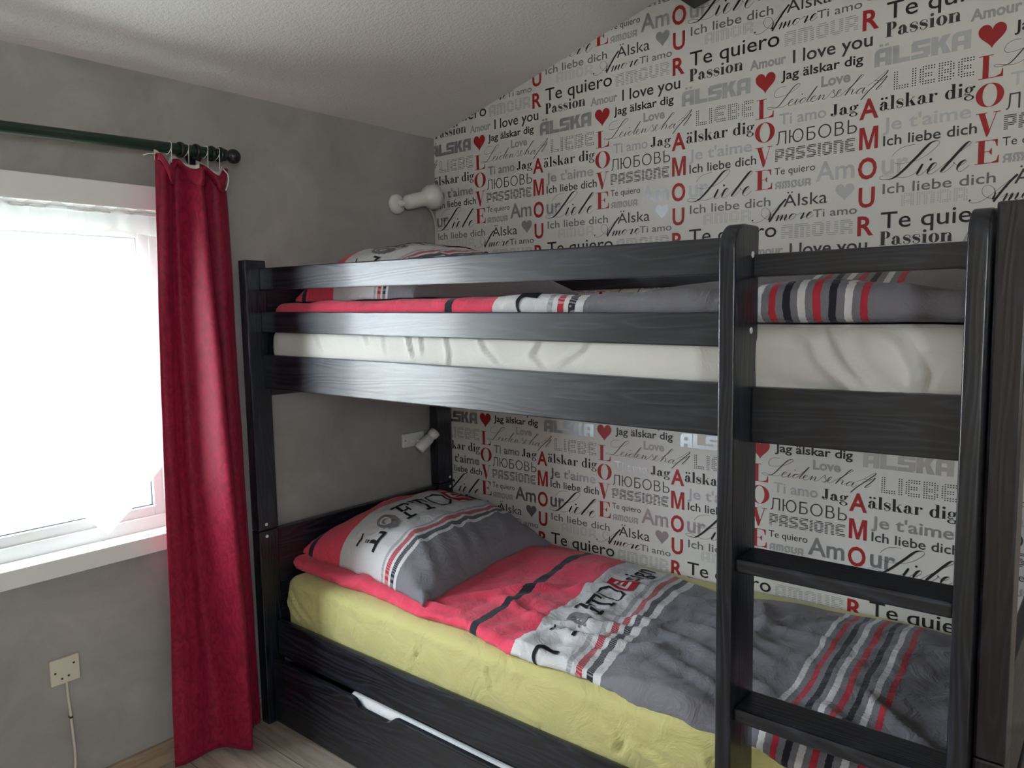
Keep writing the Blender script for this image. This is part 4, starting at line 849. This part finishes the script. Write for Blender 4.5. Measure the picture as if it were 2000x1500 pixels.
la = empty('wall_lamp', (0, -.20, 1.683), 'white swivelling spotlight on a round base above the upper bunk', 'wall lamp')
bm = NB(); lathe(bm, [(0, 0), (.036, 0), (.037, .006), (.034, .016), (.024, .022), (0, .024)], (0, -.205, 1.684), (1, 0, 0), 32); rb = obj('round_base', bm, M['white_plastic'], la, smooth=True)
bm = NB(); lathe(bm, [(0, 0), (.004, 0), (.0035, .001), (0, .0008)], (.0235, -.209, 1.682), (1, 0, 0), 12); obj('screw_hole', bm, M['dark_hole'], rb)
HA = Vector((.030, .135, .036)).normalized()
bm = NB(); lathe(bm, [(0, 0), (.018, .000), (.0255, .007), (.0268, .018), (.0270, .078), (.030, .086), (.039, .096), (.045, .112), (.046, .138), (.043, .138), (.035, .104), (0, .098)], (.052, -.205, 1.684), HA, 32); obj('lamp_head', bm, M['white_plastic'], la, smooth=True)
bm = NB(); tube(bm, [(.018, -.202, 1.684), (.054, -.190, 1.686)], .012, 14); obj('swivel_joint', bm, M['white_plastic'], la)
for z in (1.690, 1.678):
    bm = NB(); lathe(bm, [(0, 0), (.0022, 0), (0, .0006)], (.0775, -.196, z+.004), (.98, -.2, 0), 10); obj('vent_hole', bm, M['dark_hole'], la)
bm = NB(); tube(bm, spline([(.054, -.085, 1.672), (.040, -.060, 1.664), (.020, -.030, 1.645), (.008, -.010, 1.61), (.0055, -.0075, 1.55), (.0055, -.0075, 1.45), (.0055, -.0075, 1.2), (.0055, -.0075, 1.1)], 6), .0032, 8); obj('cable', bm, M['cream_plastic'], la)
lb = empty('wall_lamp', (0, -.163, .806), 'small white spotlight on a rectangular plate above the lower pillow', 'wall lamp')
bm = NB(); box(bm, 0, .012, -.213, -.108, .780, .832, .003); pl = obj('mounting_plate', bm, M['white_plastic'], lb)
bm = NB(); box(bm, .012, .018, -.178, -.160, .797, .807, .002); obj('rocker_switch', bm, M['white_paint'], pl)
bm = NB(); lathe(bm, [(0, 0), (.0025, 0), (0, .0006)], (.0121, -.205, .806), (1, 0, 0), 10); obj('screw_hole', bm, M['dark_hole'], pl)
bm = NB(); tube(bm, [(.010, -.140, .800), (.046, -.146, .794)], .007, 12); obj('swivel_joint', bm, M['white_plastic'], lb)
HB = Vector((.02, .075, .062)).normalized()
bm = NB(); lathe(bm, [(0, 0), (.019, 0), (.021, .004), (.021, .060), (.018, .062), (.018, .074), (.021, .076), (.021, .096), (.018, .096), (.017, .070), (0, .066)], (.048, -.172, .772), HB, 26); obj('lamp_head', bm, M['white_plastic'], lb, smooth=True)
# black box under the slope of the ceiling
cb = NB(); q = Vector((1.18, -.20, 2.066)); ex = Vector((1, 0, .235)).normalized(); ez = Vector((-.235, 0, 1)).normalized()
vs = [cb.verts.new(q+ex*a+Vector((0, b, 0))+ez*c) for c in (0, .16) for a, b in ((0, 0), (.34, 0), (.34, -.34), (0, -.34))]
for f in ((3, 2, 1, 0), (4, 5, 6, 7), (0, 1, 5, 4), (1, 2, 6, 5), (2, 3, 7, 6), (3, 0, 4, 7)): cb.faces.new([vs[i] for i in f])
bmesh.ops.bevel(cb, geom=cb.edges[:], offset=.004, segments=2, profile=.6, affect='EDGES')
tag(obj('ceiling_box', cb, M['black_box']), 'black square-edged box hanging under the sloping ceiling above the top bunk', 'box')

# ---------------------------------------------------------------- outside the window
M['lawn'] = mat('pale_ground', (.45, .45, .40), .9); M['slat'] = mat('pale_timber_slats', (.72, .66, .50), .8); M['slat_gap'] = mat('dark_gap', (.06, .06, .05), .9); M['yellow_post'] = mat('yellow_timber', (.75, .62, .22), .8)
bm = NB(); box(bm, -12, -.14, -9, 6, -.30, -.25); obj('ground', bm, M['lawn'], kind='structure')
fe = empty('slat_fence', (-3.2, -1.2, -.25), 'pale horizontal slat fence seen through the window', 'fence')
bm = NB()
for k in range(16): box(bm, -3.24, -3.20, -4.0, 1.6, -.24+k*.075, -.24+k*.075+.060, .004)
obj('slats', bm, M['slat'], fe)
for y in (-3.6, -.62, 1.4): bm = NB(); box(bm, -3.20, -3.12, y, y+.08, -.26, .98); obj('fence_post', bm, M['yellow_post'], fe)
